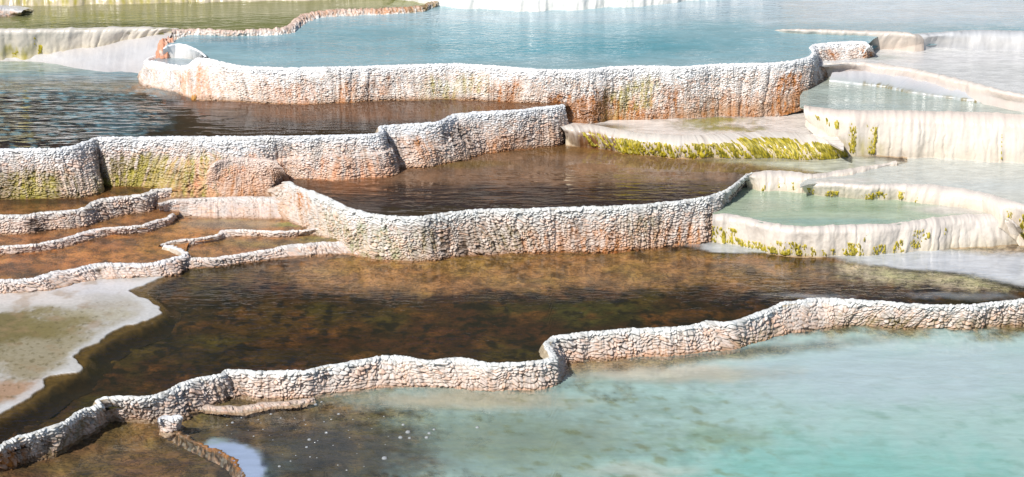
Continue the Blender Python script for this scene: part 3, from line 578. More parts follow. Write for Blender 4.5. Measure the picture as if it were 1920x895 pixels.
wall('low crumbling brown dam edge at the bottom, beside the pale blue patch',
     [(318, 806, 318, 812), (345, 816, 345, 825), (370, 831, 370, 838), (388, 839, 386, 848), (412, 846, 410, 856), (432, 857, 430, 868), (445, 872, 440, 884), (456, 892, 450, 902), (470, 930, 462, 945), (480, 1000, 470, 1015)],
     Z0 - .002, Z0 - .03, crest=.006, style='crust', cell=(.03, .025), amp=.008, r=.012, flute=.02, res=.007, seed=181, inner=.05, indepth=.04, foot=.06, rimh=.015, jag=.045,
     cols=(C(110, 84, 56), C(92, 70, 48), C(60, 46, 32)), stains=[(390, 20, -.5, .6, ORANGE, .5), (435, 20, -.5, .6, ORANGE, .5)], name='crumbly_dam', cat='dam')

# pale shelf lying in the dark pool at left
def shelf():
    edge = [(352, 496), (335, 505), (306, 519), (270, 535), (237, 547), (262, 556), (284, 566), (297, 576), (306, 589), (292, 597), (268, 603), (262, 609), (238, 612), (213, 620), (200, 632), (186, 642), (176, 648), (165, 652), (153, 657), (135, 672), (148, 682), (156, 692), (148, 698), (110, 701), (90, 708), (78, 714), (84, 726), (76, 732), (66, 738), (58, 748), (30, 760), (0, 778), (-60, 800), (-160, 830), (XL, 880)]
    poly = np.array([unproj(x, y, Z1)[:2] for x, y in edge] + [unproj(x, y, Z1)[:2] for x, y in [(XL, 530), (0, 520), (180, 500), (352, 470)]])
    x0, y0 = poly.min(0) - .1; x1, y1 = poly.max(0) + .1
    X, Y = np.meshgrid(np.arange(x0, x1, .010), np.arange(y1, y0, -.012))
    sc = np.abs(perlin(X / .05, Y / .05, 207)) * .03
    Xw = X + .05 * fbm(X / .14, Y / .14, 4, 201) + sc; Yw = Y + .06 * fbm(X / .14, Y / .14, 4, 202) - sc
    ins = np.zeros(X.shape, bool)
    for (ax, ay), (bx, by) in zip(poly, np.roll(poly, -1, 0)):
        cr = (ay > Yw) != (by > Yw)
        ins ^= cr & (Xw < (bx - ax) * (Yw - ay) / (by - ay + 1e-12) + ax)
    k5 = gsm(gsm(ins.astype(float), 2.).T, 2.).T; kw = gsm(gsm(ins.astype(float), 14.).T, 14.).T
    gr = fbm(X / .03, Y / .04, 3, 209)
    Z = Z1 + .004 + .003 * fbm(X / .2, Y / .2, 3, 203) + .0015 * gr + .003 * sm(.95, .6, kw) - .022 * sm(.5, .3, k5) - .085 * sm(.30, .0, kw)
    P = np.stack([X, Y, Z], -1)
    fmask = (kw > .02); fmask = fmask[:-1, :-1] & fmask[1:, :-1] & fmask[:-1, 1:] & fmask[1:, 1:]
    px, py = proj(P)
    c = paint(C(186, 182, 176), [(60, 640, 190, 70, C(150, 140, 112), .9, .5, .7), (20, 615, 130, 36, C(108, 96, 48), .85, .6, 1.), (100, 610, 80, 28, C(128, 116, 74), .8, .6, 1.2), (30, 735, 90, 28, C(166, 126, 90), .8, .6, 1.), (60, 690, 70, 30, C(150, 138, 110), .7, .6, 1.),
                                 (180, 590, 90, 14, C(172, 164, 138), .6, .6, 1.), (-100, 640, 130, 60, C(120, 108, 70), .8, .6, 1.), (200, 540, 150, 18, C(206, 204, 206), .8, .5, .4), (60, 560, 120, 16, C(208, 202, 198), .8, .5, .4), (210, 575, 70, 10, C(168, 158, 140), .5, .6, 1.2)], px, py, X, Y, 205)
    dr = fbm(X / .05, Y / .08, 4, 206)
    c = mix(c, C(92, 82, 50), .55 * sm(.12, .4, dr) * sm(.02, .15, .75 - c.mean(2)) * sm(.50, .30, c.mean(2)))
    c = mix(c, C(204, 204, 204), .7 * sm(.84, .60, kw + .12 * fbm(X / .1, Y / .1, 3, 208)) )
    c = mix(c, C(150, 124, 92), .5 * sm(.05, .4, fbm(X / .25, Y / .3, 5, 211)) * sm(.8, .97, kw)); c = c * (1 + .15 * gr)[..., None]
    c = mix(c, C(104, 88, 48), sm(.55, .35, k5)); sl = sm(.5, .35, k5); c = mix(c, C(44, 34, 20), sm(.36, .12, kw + .10 * fbm(X / .09, Y / .09, 4, 212)))
    c = c * (1 + sl * .7 * fbm(X / .05, Y / .06, 4, 213))[..., None]
    o = grid_obj('travertine_shelf', P, {'Col': c, 'wet': np.ones(X.shape)}, M_SHELF, None, fmask)
    tag(o, 'flat pale shelf with olive stained middle and ragged edge over the big dark pool', 'shelf')
shelf()

# ---- water materials ---------------------------------------------
W_BLUE = water_mat('milky_blue_water', (.6, .8, .85), .05, 2.5, .35, fine=.25, colvar=.10, rough=.08)
M_DIM = rock_mat('silty_brown_bed', 34, .4, .5, .8, .5, .006, lo=.75)
M_GRAIN = rock_mat('grainy_rust_bed', 60, .75, .7, .75, .5, .008, crack=.45, lo=.84)
W_DARK = water_mat('clear_brown_water', (.88, .78, .66), .085, 4.2, 1.0, fine=.07, det=1.5, colvar=.3, grain=12.)
W_BIG = water_mat('clear_dark_water', (.87, .78, .66), .06, 2.6, .55, fine=.10, det=2., colvar=.14, grain=16.)
W_THIN = water_mat('thin_clear_water', (.93, .88, .80), .03, 1.5, .6, fine=.5, det=3.)
W_PALE = water_mat('pale_green_water', (.90, .94, .89), .035, 1.8, .6, fine=.6, det=3., colvar=.17, rough=.06, grain=14.)
W_OLIVE = water_mat('olive_water', (.80, .82, .55), .09, 3., .7, fine=.1)
W_TURQ = water_mat('turquoise_water', (.90, .92, .88), .10, 1.8, .35, fine=.12, colvar=.07, rough=.05, grain=9.)

bedbrown = C(58, 40, 24)
# lowest pool
pool('turquoise pool at the bottom right, brown and cloudy at its left',
     [(XL, 900), (-200, 870), (0, 845), (139, 790), (209, 755), (320, 740), (430, 715), (640, 700), (900, 700), (1030, 690), (1045, 650), (1280, 630), (1400, 610), (1465, 590), (1535, 580), (1700, 585), (1920, 575), (XR, 550)],
     [(XL, 1500), (XR, 1500)], Z0, .10,
     (C(128, 104, 72), [(1500, 900, 700, 260, C(176, 172, 140), .95, .4, .4), (900, 790, 380, 70, C(158, 142, 112), .9, .5), (560, 850, 300, 90, C(82, 64, 52), .95, .6), (620, 755, 150, 20, C(150, 116, 76), .8, .6), (1200, 690, 300, 22, C(176, 140, 104), .8, .6), (1700, 690, 420, 90, C(196, 184, 156), .9, .6), (1440, 650, 120, 14, C(170, 140, 104), .8, .6), (150, 850, 260, 90, C(130, 92, 60), 1., .35, .4), (90, 880, 120, 30, C(100, 66, 44), .6, .6, .8), (700, 770, 120, 14, C(120, 90, 52), .6, .7, 1.2),
                        (1250, 780, 120, 30, C(126, 130, 60), .6, .8, 1.2), (1150, 850, 120, 20, C(126, 120, 50), .6, .8, 1.2), (740, 860, 130, 30, C(72, 62, 44), .6, .8, 1.2), (1000, 800, 140, 30, C(110, 104, 66), .7, .7, 1.2), (1330, 830, 100, 24, C(120, 120, 60), .5, .7, 1.2)]),
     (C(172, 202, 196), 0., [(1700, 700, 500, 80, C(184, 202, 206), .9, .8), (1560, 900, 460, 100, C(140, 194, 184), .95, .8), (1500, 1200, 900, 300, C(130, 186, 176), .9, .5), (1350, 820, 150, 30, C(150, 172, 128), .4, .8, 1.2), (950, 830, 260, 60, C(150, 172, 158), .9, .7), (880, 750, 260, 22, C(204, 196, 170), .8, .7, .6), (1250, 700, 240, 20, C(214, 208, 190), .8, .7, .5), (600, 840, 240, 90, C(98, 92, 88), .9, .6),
                           (428, 880, 72, 54, C(162, 178, 204), 1., .15, .35), (1200, 885, 120, 20, C(200, 208, 196), .7, .7, .8), (150, 860, 200, 40, C(120, 104, 92), .8, .8, 1.5)],  # pale blue patch beside the dam: sky reflection put into the water colour
      [(1560, 830, 780, 175, .84, 1., .35, .6), (1720, 690, 520, 74, .86, 1., .3, .4), (1500, 1200, 1200, 320, .85, 1., .4), (980, 830, 330, 110, .55, 1., .7, 1.), (870, 750, 300, 26, .55, .9, .7, .6), (1250, 705, 300, 22, .6, .9, .7, .5), (620, 850, 200, 60, .28, 1., .8, 1.), (1300, 672, 420, 14, .05, .9, .8, .5, -.1), (428, 878, 74, 56, .85, 1., .14, .35), (1330, 820, 130, 30, .55, .7, .9, 1.3), (1180, 850, 160, 22, .55, .7, .9, 1.3), (150, 870, 180, 30, .15, 1., .9, 1.3), (1250, 770, 140, 24, .55, .8, .9, 1.3)]),
     W_TURQ, tmot=lambda X, Y, px, py: -1. * ((px < np.interp(py + 8 * fbm(X / .1, Y / .1, 3, 641), [806, 816, 831, 839, 846, 857, 872, 892, 930, 1000], [318, 345, 370, 388, 412, 432, 445, 456, 470, 480])) & (py > 806) & (py < 950)), wmot=lambda c, X, Y, px, py: mix(mix(c, C(126, 130, 78), .6 * sm(.08, .38, fbm(X / .20 + Y / .5, Y / .17, 6, 611)) * np.exp(-((px - 1180) / 330) ** 2) * sm(700, 760, py)), C(120, 158, 140), .35 * sm(.1, .4, fbm(X / .3 + Y / .8, Y / .22, 6, 613)) * sm(900, 1300, px) * sm(690, 760, py)),
     mot=lambda c, X, Y, px, py: mottle(c, X, Y, 620, C(60, 48, 34), C(176, 134, 80), C(120, 104, 60), .55 * (1 - .85 * sm(820, 1050, px))), step=6, rows=260, seed=301, shore=.30, bedmat=M_BED, rspots=[(440, 870, 80, 60, .2, 1., .5), (1000, 850, 600, 80, .5, 1., .6)])
# big dark pool
pool('big dark brown pool across the middle',
     [(XL, 520), (0, 500), (300, 480), (420, 470), (640, 445), (700, 450), (800, 455), (1140, 440), (1320, 430), (1400, 445), (1500, 455), (1700, 450), (1900, 435), (XR, 460)],
     [(XL, 905), (-200, 875), (0, 838), (66, 812), (128, 790), (150, 770), (184, 756), (218, 745), (278, 746), (334, 722), (415, 704), (421, 695), (487, 698), (580, 697), (640, 684), (723, 669), (802, 679), (863, 672), (918, 684), (1002, 680), (1030, 668), (1034, 632), (1104, 625), (1280, 615), (1326, 605), (1373, 606), (1442, 581), (1535, 560), (1744, 574), (1920, 563), (2100, 556), (XR, 540)],
     Z1, .10,
     (C(66, 46, 30), [(760, 625, 340, 60, C(78, 46, 30), .8, .6), (540, 600, 220, 40, C(92, 70, 28), .8, .7, 1.), (230, 700, 200, 60, C(60, 36, 28), .8, .6), (1000, 506, 520, 44, C(184, 146, 104), .95, .4), (720, 515, 240, 42, C(188, 150, 108), .95, .4), (1300, 508, 340, 38, C(176, 142, 100), .9, .5), (1100, 585, 160, 26, C(76, 84, 40), .7, .7, 1.), (420, 520, 130, 14, C(110, 88, 58), .8, .7),  # tan near the walls: shallow bed plus wall reflection put into its colour
                      (500, 670, 220, 20, C(66, 58, 26), .7, .8, 1.2), (370, 585, 40, 40, C(40, 34, 18), .6, .8, 1.), (1650, 520, 200, 40, C(120, 96, 76), .6, .6, 1.), (1850, 500, 300, 50, C(206, 204, 200), 1., .3, .5), (1500, 488, 200, 10, C(150, 110, 70), .7, .7), (185, 672, 36, 20, C(122, 100, 56), .95, .4, .5), (340, 498, 60, 10, C(130, 124, 70), .8, .5)]),
     (C(196, 200, 202), 0., [(1900, 490, 300, 40, C(196, 200, 206), .8, .6)],
      [(1560, 468, 300, 13, .85, 1., .35, .35, .03), (1760, 490, 210, 20, .88, 1., .3, .3, .06), (1960, 512, 190, 32, .88, 1., .3, .3, .12), (2150, 500, 260, 45, .88, 1., .3), (1365, 466, 50, 9, .8, 1., .3, .3), (1800, 556, 140, 8, .25, 1., .8, 1., .02), (1520, 556, 80, 7, .3, 1., .8, 1., .02)]),
     W_BIG, mot=lambda c, X, Y, px, py: mottle(c, X, Y, 600, C(14, 12, 10), C(118, 80, 42), C(84, 76, 32), np.clip(1.1 - c.mean(-1) * 2.2, 0.15, 1)), step=4, rows=300, seed=311, shore=.38, ripple=.28, rspots=[(1500, 520, 420, 60, 1.3, 1., .5), (430, 520, 240, 26, 1.3, 1., .5), (1000, 548, 380, 22, 1.2, 1., .6)], bedbump=.03)
# brown mirror pool
pool('brown mirror pool in the middle',
     [(549, 340), (560, 332), (640, 322), (715, 316), (751, 306), (835, 290), (875, 280), (970, 260), (1060, 256), (1130, 262), (1180, 274), (1280, 286), (1430, 288), (1540, 290), (1600, 284), (1700, 284)],
     [(549, 344), (584, 359), (617, 373), (651, 391), (701, 404), (735, 408), (788, 409), (812, 404), (852, 399), (902, 394), (986, 394), (1140, 389), (1200, 386), (1280, 378), (1324, 371), (1364, 357), (1380, 346), (1398, 331), (1410, 328), (1441, 324), (1481, 325), (1521, 332), (1565, 326), (1615, 317), (1659, 311), (1700, 304)],
     Z2, .10,
     (C(52, 36, 22), [(900, 312, 560, 42, C(132, 112, 98), .95, .4, .4), (1150, 308, 320, 42, C(140, 122, 108), .9, .4, .4), (1100, 282, 200, 14, C(128, 102, 56), .8, .7, .6), (850, 308, 120, 9, C(120, 108, 62), .8, .7, .6), (650, 345, 90, 24, C(130, 92, 64), .7, .5), (1250, 305, 120, 14, C(130, 108, 76), .6, .7), (1500, 300, 250, 26, C(196, 192, 164), 1., .5, .4, .10), (1460, 302, 160, 7, C(168, 166, 92), .7, .7, .8)]),  # pale back, dark front: the wall's reflection put into the bed colour
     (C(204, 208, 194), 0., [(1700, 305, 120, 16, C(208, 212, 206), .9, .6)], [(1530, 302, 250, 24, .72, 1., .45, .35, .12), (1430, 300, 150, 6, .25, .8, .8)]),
     W_DARK, bedmat=M_DIM, mot=lambda c, X, Y, px, py: c * (1 + .35 * fbm(X / .16, Y / .5, 4, 651) + .3 * fbm(X / .06, Y / .07, 3, 653))[..., None], step=4, rows=110, seed=321, shore=.22, ripple=.22, rspots=[(680, 345, 130, 26, .12, 1., .6), (1500, 305, 160, 24, .6, 1., .6), (1000, 358, 430, 34, 2.6, 1., .6)])
# dark rippled pool, upper left
pool('dark rippled pool at upper left',
     [(XL, 100), (0, 108), (150, 118), (268, 128), (300, 145), (362, 170), (419, 172), (540, 180), (640, 176), (850, 170), (992, 178), (1062, 186)],
     [(XL, 285), (0, 281), (101, 281), (141, 275), (158, 266), (174, 261), (302, 258), (402, 258), (520, 257), (640, 255), (690, 254), (710, 248), (712, 238), (757, 235), (821, 231), (838, 222), (848, 216), (891, 212), (975, 208), (1009, 203), (1056, 198), (1062, 197)],
     Z3, .09,
     (C(58, 42, 32), [(120, 150, 420, 26, C(150, 158, 150), .9, .6, .5), (300, 168, 110, 14, C(190, 172, 160), .9, .6), (450, 196, 160, 9, C(120, 88, 74), .7, .7), (780, 208, 420, 24, C(126, 102, 90), .9, .5, .4), (980, 200, 120, 14, C(150, 118, 94), .7, .7), (60, 230, 280, 50, C(26, 24, 24), .9, .5), (-200, 150, 300, 30, C(160, 164, 154), .9, .5)]),  # paler right part: reflection of the white wall put into the bed colour
     (C(112, 150, 160), 0., [(0, 122, 300, 18, C(172, 186, 176), .9, .6), (150, 152, 250, 14, C(160, 176, 182), .8, .7)],
      [(100, 132, 420, 26, .75, 1., .6, .4), (200, 215, 120, 40, .22, 1., .9, 1.6), (60, 172, 320, 18, .3, .8, .9, 1.3), (250, 240, 70, 18, .3, .8, .9, 1.6), (330, 166, 60, 10, .5, 1., .7, .5)]),
     W_DARK, tmot=lambda X, Y, px, py: .75 * sm(.02, .30, fbm(X / .11 + Y / .35, Y / .12, 4, 631)) * (1 - sm(270, 345, px + 60 * fbm(Y / .5, X / .5, 3, 633) + .25 * (py - 210))) * sm(135, 175, py) * (.45 + .55 * sm(-.2, .3, fbm(X / .7, Y / .5, 3, 635))),  # teal flecks: sky glints on the ripples put into the cloudiness
     bedmat=M_DIM, step=4, rows=130, seed=331, shore=.15, ripple=.42, rspots=[(60, 220, 250, 62, 2.8, 1., .25, .2), (80, 140, 300, 30, 1.4, 1., .5), (900, 205, 200, 20, .25, 1., .5)])
pool('olive green pool at upper left',
     [(XL, -6), (0, 0), (120, 0), (345, -6), (520, -10), (700, -16), (840, -20)], [(XL, 57), (0, 56), (151, 55), (268, 53), (335, 56), (396, 60), (469, 61), (523, 58), (545, 53), (552, 43), (570, 31), (600, 26), (637, 23), (707, 21), (754, 19), (791, 16), (806, 10), (822, 6), (840, 2)], Z5, .08,
     (C(150, 146, 84), [(200, 48, 260, 8, C(96, 100, 36), .9, .7), (450, 40, 160, 14, C(128, 130, 66), .7, .7), (100, 15, 300, 12, C(176, 166, 120), .8, .6)]),
     (C(158, 160, 112), .45, [(120, 14, 300, 14, C(186, 180, 156), .8, .8), (220, 48, 200, 7, C(110, 114, 60), .8, .7)], [(700, 8, 80, 8, .8, 1., .5)]), W_OLIVE, step=5, rows=50, seed=343, bedmat=M_PALEBED)  # pale far side of bed and water: the bank's reflection put into colour
# little ledge pool
pool('tiny ledge pool at the left end of the white wall',
     [(288, 112), (309, 104), (340, 107), (366, 108)], [(288, 117), (290, 117), (318, 122), (340, 125), (353, 124), (366, 112)], 1.28, .05,
     (C(190, 196, 200), []), (C(160, 176, 184), .75, [], []), W_PALE, step=3, rows=14, seed=337, bedmat=M_PALEBED)
# blue pool
pool('milky blue upper pool',
     [(312, 84), (336, 72), (355, 66), (396, 66), (469, 67), (523, 64), (550, 58), (575, 38), (637, 28), (754, 22), (806, 12), (840, 0), (1000, 2), (1210, -8), (1300, -30), (1400, -50), (1500, -60), (1700, -60), (XR, -60)],
     [(308, 90), (316, 87), (332, 84), (350, 87), (368, 94), (384, 101), (394, 110), (402, 114), (432, 122), (469, 127), (536, 129), (640, 127), (774, 123), (855, 121), (925, 125), (1009, 132), (1059, 133), (1109, 131), (1143, 127), (1210, 125), (1280, 127), (1347, 122), (1441, 120), (1488, 116), (1515, 109), (1523, 98), (1526, 84), (1565, 81), (1615, 79), (1629, 84), (1634, 76), (1655, 64), (1700, 66), (1730, 68), (1770, 64), (1920, 64), (XR, 64)],
     Z4, .12, (C(130, 170, 178), []),
     (C(154, 186, 194), .95, [(950, 78, 620, 50, C(124, 172, 184), .9, .9, .4), (1100, 88, 330, 20, C(92, 158, 172), .85, .9, .6), (1720, 14, 440, 46, C(194, 207, 214), 1., .5, .4), (1340, 12, 200, 22, C(180, 200, 208), .9, .8, .5), (1800, 20, 300, 16, C(214, 218, 220), .5, .9, 1.4), (1560, 40, 150, 8, C(206, 216, 220), .6, .9, 1.5), (1460, 8, 200, 8, C(200, 210, 216), .6, .9, 1.2), (1050, 30, 500, 16, C(170, 192, 200), .85, .8, .5), (1600, 50, 200, 12, C(170, 190, 196), .8, .6), (480, 84, 130, 16, C(128, 166, 180), .8, .7), (950, 122, 500, 12, C(150, 178, 184), .7, .9, .5), (420, 74, 70, 6, C(112, 140, 150), .6, .6)], []),  # pale spots at the far side also carry thin steam haze as colour
     W_BLUE, step=5, rows=90, seed=341, bedmat=M_PALEBED, ripple=2.2, rspots=[(1750, 10, 420, 50, 3., 1., .5)])
pool('pale grey shallow pool between the two cream ridges at right',
     [(1535, 110), (1575, 104), (1600, 96), (1640, 82), (1720, 70), (1830, 66), (1920, 68), (XR, 70)], [(1535, 124), (1575, 121), (1600, 120), (1649, 121), (1716, 132), (1803, 152), (1883, 174), (1920, 180), (2050, 197), (XR, 231)], Z7, .05,
     (C(200, 202, 204), []), (C(218, 218, 216), .9, [(1800, 110, 200, 20, C(226, 224, 222), .7, .8, 1.), (1650, 108, 60, 6, C(168, 180, 172), .6, .8)], []), W_PALE, step=5, rows=40, seed=353, bedmat=M_PALEBED, ripple=1.3)
pool('pale aqua pool held by the cream flowstone curtain',
     [(1500, 180), (1520, 150), (1545, 128), (1580, 124), (1640, 132), (1720, 145), (1800, 162), (1880, 182), (1920, 190), (XR, 245)], [(1500, 200), (1513, 202), (1541, 205), (1598, 211), (1649, 210), (1749, 212), (1850, 214), (1920, 219), (2100, 223), (XR, 265)], Z8, .06,
     (C(188, 192, 180), []), (C(188, 198, 190), .75, [(1680, 178, 200, 14, C(172, 190, 182), .7, .8, .6), (1620, 200, 150, 6, C(172, 190, 190), .7, .8, .5), (1560, 150, 60, 10, C(186, 188, 170), .7, .7)], []), W_PALE, step=5, rows=40, seed=357, bedmat=M_PALEBED, ripple=1.2)
pool('shallow pearly water in front of the orange stained wall, over olive mats',
     [(1050, 222), (1076, 212), (1109, 212), (1193, 204), (1280, 198), (1347, 186), (1407, 180), (1461, 172), (1515, 162), (1530, 172), (1548, 215), (1566, 250), (1580, 270)], [(1050, 240), (1066, 238), (1109, 237), (1143, 243), (1180, 250), (1210, 254), (1280, 257), (1330, 256), (1380, 253), (1430, 250), (1490, 251), (1530, 258), (1556, 269), (1580, 282)], Z9, .02,
     (C(200, 190, 170), [(1150, 236, 70, 9, C(124, 94, 60), .9, .7, .7), (1325, 226, 95, 14, C(160, 148, 40), 1., .7, 1.6), (1360, 242, 90, 8, C(160, 148, 40), 1., .7, 1.6), (1230, 240, 90, 8, C(168, 160, 120), .7, .7, .8)]),
     (C(232, 224, 216), .9, [], [(1130, 240, 70, 9, .1, 1., .7, .5), (1325, 227, 115, 14, .08, 1., .7, 1.5), (1360, 243, 95, 8, .1, 1., .7, 1.5)]), W_PALE, step=4, rows=40, seed=359, bedmat=M_PALEBED, ripple=.8)
pool('pale shallow terrace water behind the curving flowstone bank at right',
     [(1500, 345), (1521, 330), (1565, 318), (1615, 310), (1680, 302), (1690, 286), (1760, 286), (1920, 292), (XR, 304)], [(1500, 351), (1516, 346), (1541, 343), (1582, 347), (1629, 350), (1682, 348), (1749, 350), (1803, 357), (1880, 375), (1925, 389), (2100, 405), (XR, 416)], .648, .03,
     (C(204, 200, 186), [(1620, 326, 60, 5, C(176, 170, 110), .6, .7)]), (C(208, 212, 206), .75, [(1580, 338, 70, 6, C(224, 218, 212), .8, .7), (1850, 350, 140, 16, C(200, 208, 208), .7, .7)], []), W_PALE, step=4, rows=34, seed=373, bedmat=M_PALEBED)
pool('little pale green basin at right',
     [(1336, 396), (1364, 380), (1378, 366), (1396, 352), (1441, 348), (1510, 352), (1560, 362), (1620, 364), (1682, 366), (1740, 372), (1800, 380), (1850, 390), (1895, 408)], [(1336, 406), (1364, 404), (1391, 409), (1431, 419), (1481, 427), (1515, 429), (1582, 425), (1665, 424), (1716, 417), (1766, 410), (1816, 405), (1862, 405), (1895, 413)], Z12, .07,
     (C(176, 184, 150), [(1600, 390, 140, 12, C(136, 160, 116), .8, .8, .8), (1480, 375, 110, 14, C(176, 188, 160), .7, .8), (1820, 392, 100, 14, C(224, 214, 204), 1., .5, .4)]),
     (C(182, 200, 178), .6, [(1540, 415, 200, 9, C(146, 182, 180), .85, .8, .5), (1800, 392, 110, 12, C(222, 216, 210), .95, .6), (1420, 385, 60, 14, C(190, 196, 176), .7, .7)], [(1810, 392, 90, 12, .6, 1., .6), (1600, 392, 120, 9, .35, .8, .8)]), W_PALE, step=4, rows=44, seed=379, bedmat=M_PALEBED)
# left staircase pools
RB = C(196, 132, 78)
pool('highest dark strip pool at far left', [(XL, 372), (0, 362), (134, 358), (170, 352), (200, 340), (268, 338), (318, 346), (340, 352)], [(XL, 413), (0, 407), (50, 406), (84, 400), (134, 398), (160, 392), (176, 380), (218, 372), (268, 367), (284, 358), (322, 356), (340, 356)], ZA, .05,
     (C(140, 96, 58), [(60, 378, 120, 8, C(60, 42, 22), .8, .6, .8), (230, 358, 90, 8, C(70, 50, 26), .7, .6, .8)]), (C(150, 120, 90), .0, [], []), W_THIN, bedmat=M_GRAIN, step=3, rows=30, seed=383, ripple=.7)
pool('second brown strip pool at far left', [(XL, 436), (0, 430), (101, 423), (165, 415), (204, 400), (278, 388), (300, 378), (325, 382), (336, 396)], [(XL, 471), (0, 465), (67, 461), (111, 452), (151, 440), (178, 432), (235, 428), (275, 425), (284, 418), (312, 412), (324, 403), (336, 400)], ZB, .03,
     (C(176, 122, 80), [(260, 398, 60, 8, C(110, 76, 50), .5, .6)]), (C(150, 120, 100), .08, [], []), W_THIN, bedmat=M_GRAIN, step=3, rows=30, seed=389, ripple=.6)
pool('rust brown shallow pool on the left', [(XL, 478), (0, 470), (67, 464), (134, 452), (201, 434), (284, 426), (318, 412), (326, 398), (386, 400), (503, 402), (560, 404), (600, 418)], [(XL, 539), (0, 528), (60, 526), (94, 514), (134, 508), (184, 496), (235, 497), (285, 497), (318, 488), (346, 481), (330, 466), (335, 453), (405, 446), (414, 436), (450, 434), (520, 437), (570, 435), (604, 430)][:10] + [(352, 452), (372, 450), (405, 445), (414, 436), (450, 434), (520, 437), (570, 435), (604, 430)], ZC, .03,
     (RB, [(60, 510, 140, 20, C(96, 58, 28), .7, .7, .8), (220, 455, 120, 12, C(150, 100, 58), .7, .7), (440, 420, 110, 12, C(168, 146, 116), .9, .6), (545, 422, 40, 7, C(140, 148, 76), .9, .6, .6), (330, 430, 60, 12, C(176, 130, 92), .7, .6), (320, 470, 30, 12, C(168, 118, 76), .8, .5)]),
     (C(180, 160, 140), .06, [], [(440, 420, 120, 12, .25, 1., .6)]), W_THIN, bedmat=M_GRAIN, step=3, rows=44, seed=397, ripple=.6)
pool('small brown pool below the thin pale ridge', [(300, 462), (312, 458), (340, 455), (372, 452), (412, 446), (420, 440), (460, 438), (520, 440), (575, 436), (610, 432), (650, 440)], [(300, 465), (320, 468), (345, 477), (351, 487), (402, 487), (469, 476), (510, 470), (536, 463), (600, 458), (650, 456)], ZE, .03,
     (C(178, 126, 84), [(520, 456, 120, 10, C(150, 128, 84), .8, .6), (590, 448, 50, 7, C(150, 146, 96), .7, .6)]), (C(180, 160, 140), .08, [], []), W_THIN, bedmat=M_GRAIN, step=3, rows=24, seed=401, ripple=.6)
pool('narrow damp strip above the pink banded ledge', [(296, 372), (330, 352), (380, 352), (436, 356), (503, 352), (540, 342), (560, 345)], [(296, 385), (322, 377), (386, 374), (436, 372), (503, 372), (536, 373), (560, 378)], ZF, .02,
     (C(186, 150, 130), []), (C(190, 165, 150), .25, [], []), W_THIN, bedmat=M_GRAIN, step=3, rows=16, seed=409, ripple=.4)

# ---- bubbles and foam flecks on the brown water at the bottom -----
def bubble_mesh():
    V = [(0, 0, .75)]; n = 14; rings = 5
    for k in range(1, rings + 1):
        a = k / rings * math.pi / 2
        for j in range(n): V.append((math.sin(a) * math.cos(2 * math.pi * j / n), math.sin(a) * math.sin(2 * math.pi * j / n), .75 * math.cos(a)))
    F = [(0, 1 + j, 1 + (j + 1) % n) for j in range(n)]
    for k in range(rings - 1):
        for j in range(n):
            a, b = 1 + k * n + j, 1 + k * n + (j + 1) % n
            F.append((a, a + n, b + n)); F.append((a, b + n, b))
    return V, F
def bubble_mat():
    m, nt, out = newmat('bubble_film'); L = nt.links.new
    tr = N(nt, 'ShaderNodeBsdfTransparent'); gl = N(nt, 'ShaderNodeBsdfGlossy'); gl.inputs['Roughness'].default_value = .08
    df = N(nt, 'ShaderNodeBsdfDiffuse'); df.inputs[0].default_value = (.7, .74, .78, 1)
    a = N(nt, 'ShaderNodeMixShader'); a.inputs[0].default_value = .38; L(tr.outputs[0], a.inputs[1]); L(df.outputs[0], a.inputs[2])
    f = N(nt, 'ShaderNodeFresnel'); f.inputs[0].default_value = 1.45
    b = N(nt, 'ShaderNodeMixShader'); L(f.outputs[0], b.inputs[0]); L(a.outputs[0], b.inputs[1]); L(gl.outputs[0], b.inputs[2]); L(b.outputs[0], out.inputs[0]); return m
V_, F_ = bubble_mesh()
b0 = mesh_from('bubble', np.array(V_), np.array(F_), None, bubble_mat())
big = [(756, 797, 1.), (765, 811, 1.5), (751, 821, 1.3), (768, 822, 1.), (805, 813, 1.1), (800, 821, 1.2), (814, 806, .9), (895, 802, 1.1), (721, 860, 1.6), (580, 825, 1.1), (575, 839, .9), (592, 759, 1.), (612, 812, 1.), (635, 777, .9), (436, 793, .9), (524, 875, .9), (603, 754, .7), (508, 777, .8)]
spots_ = list(big)
while len(spots_) < 60:
    x, y = rng.uniform(400, 760), rng.uniform(775, 893)
    if x < 505 and y > 822: continue
    if rng.random() > math.exp(-((x - 560) / 170) ** 2): continue
    spots_.append((x, y, rng.uniform(.22, .6)))
for i, (x, y, s_) in enumerate(spots_):
    o = b0 if i == 0 else b0.copy()
    if i: COL.objects.link(o)
    p = unproj(x, y, Z0 - .001); o.location = p; r_ = .0155 * s_; o.scale = (r_, r_, r_)
    tag(o, 'small pale bubble floating on the dark cloudy water, bottom left of centre', 'bubble', 'bubbles floating on the dark water')

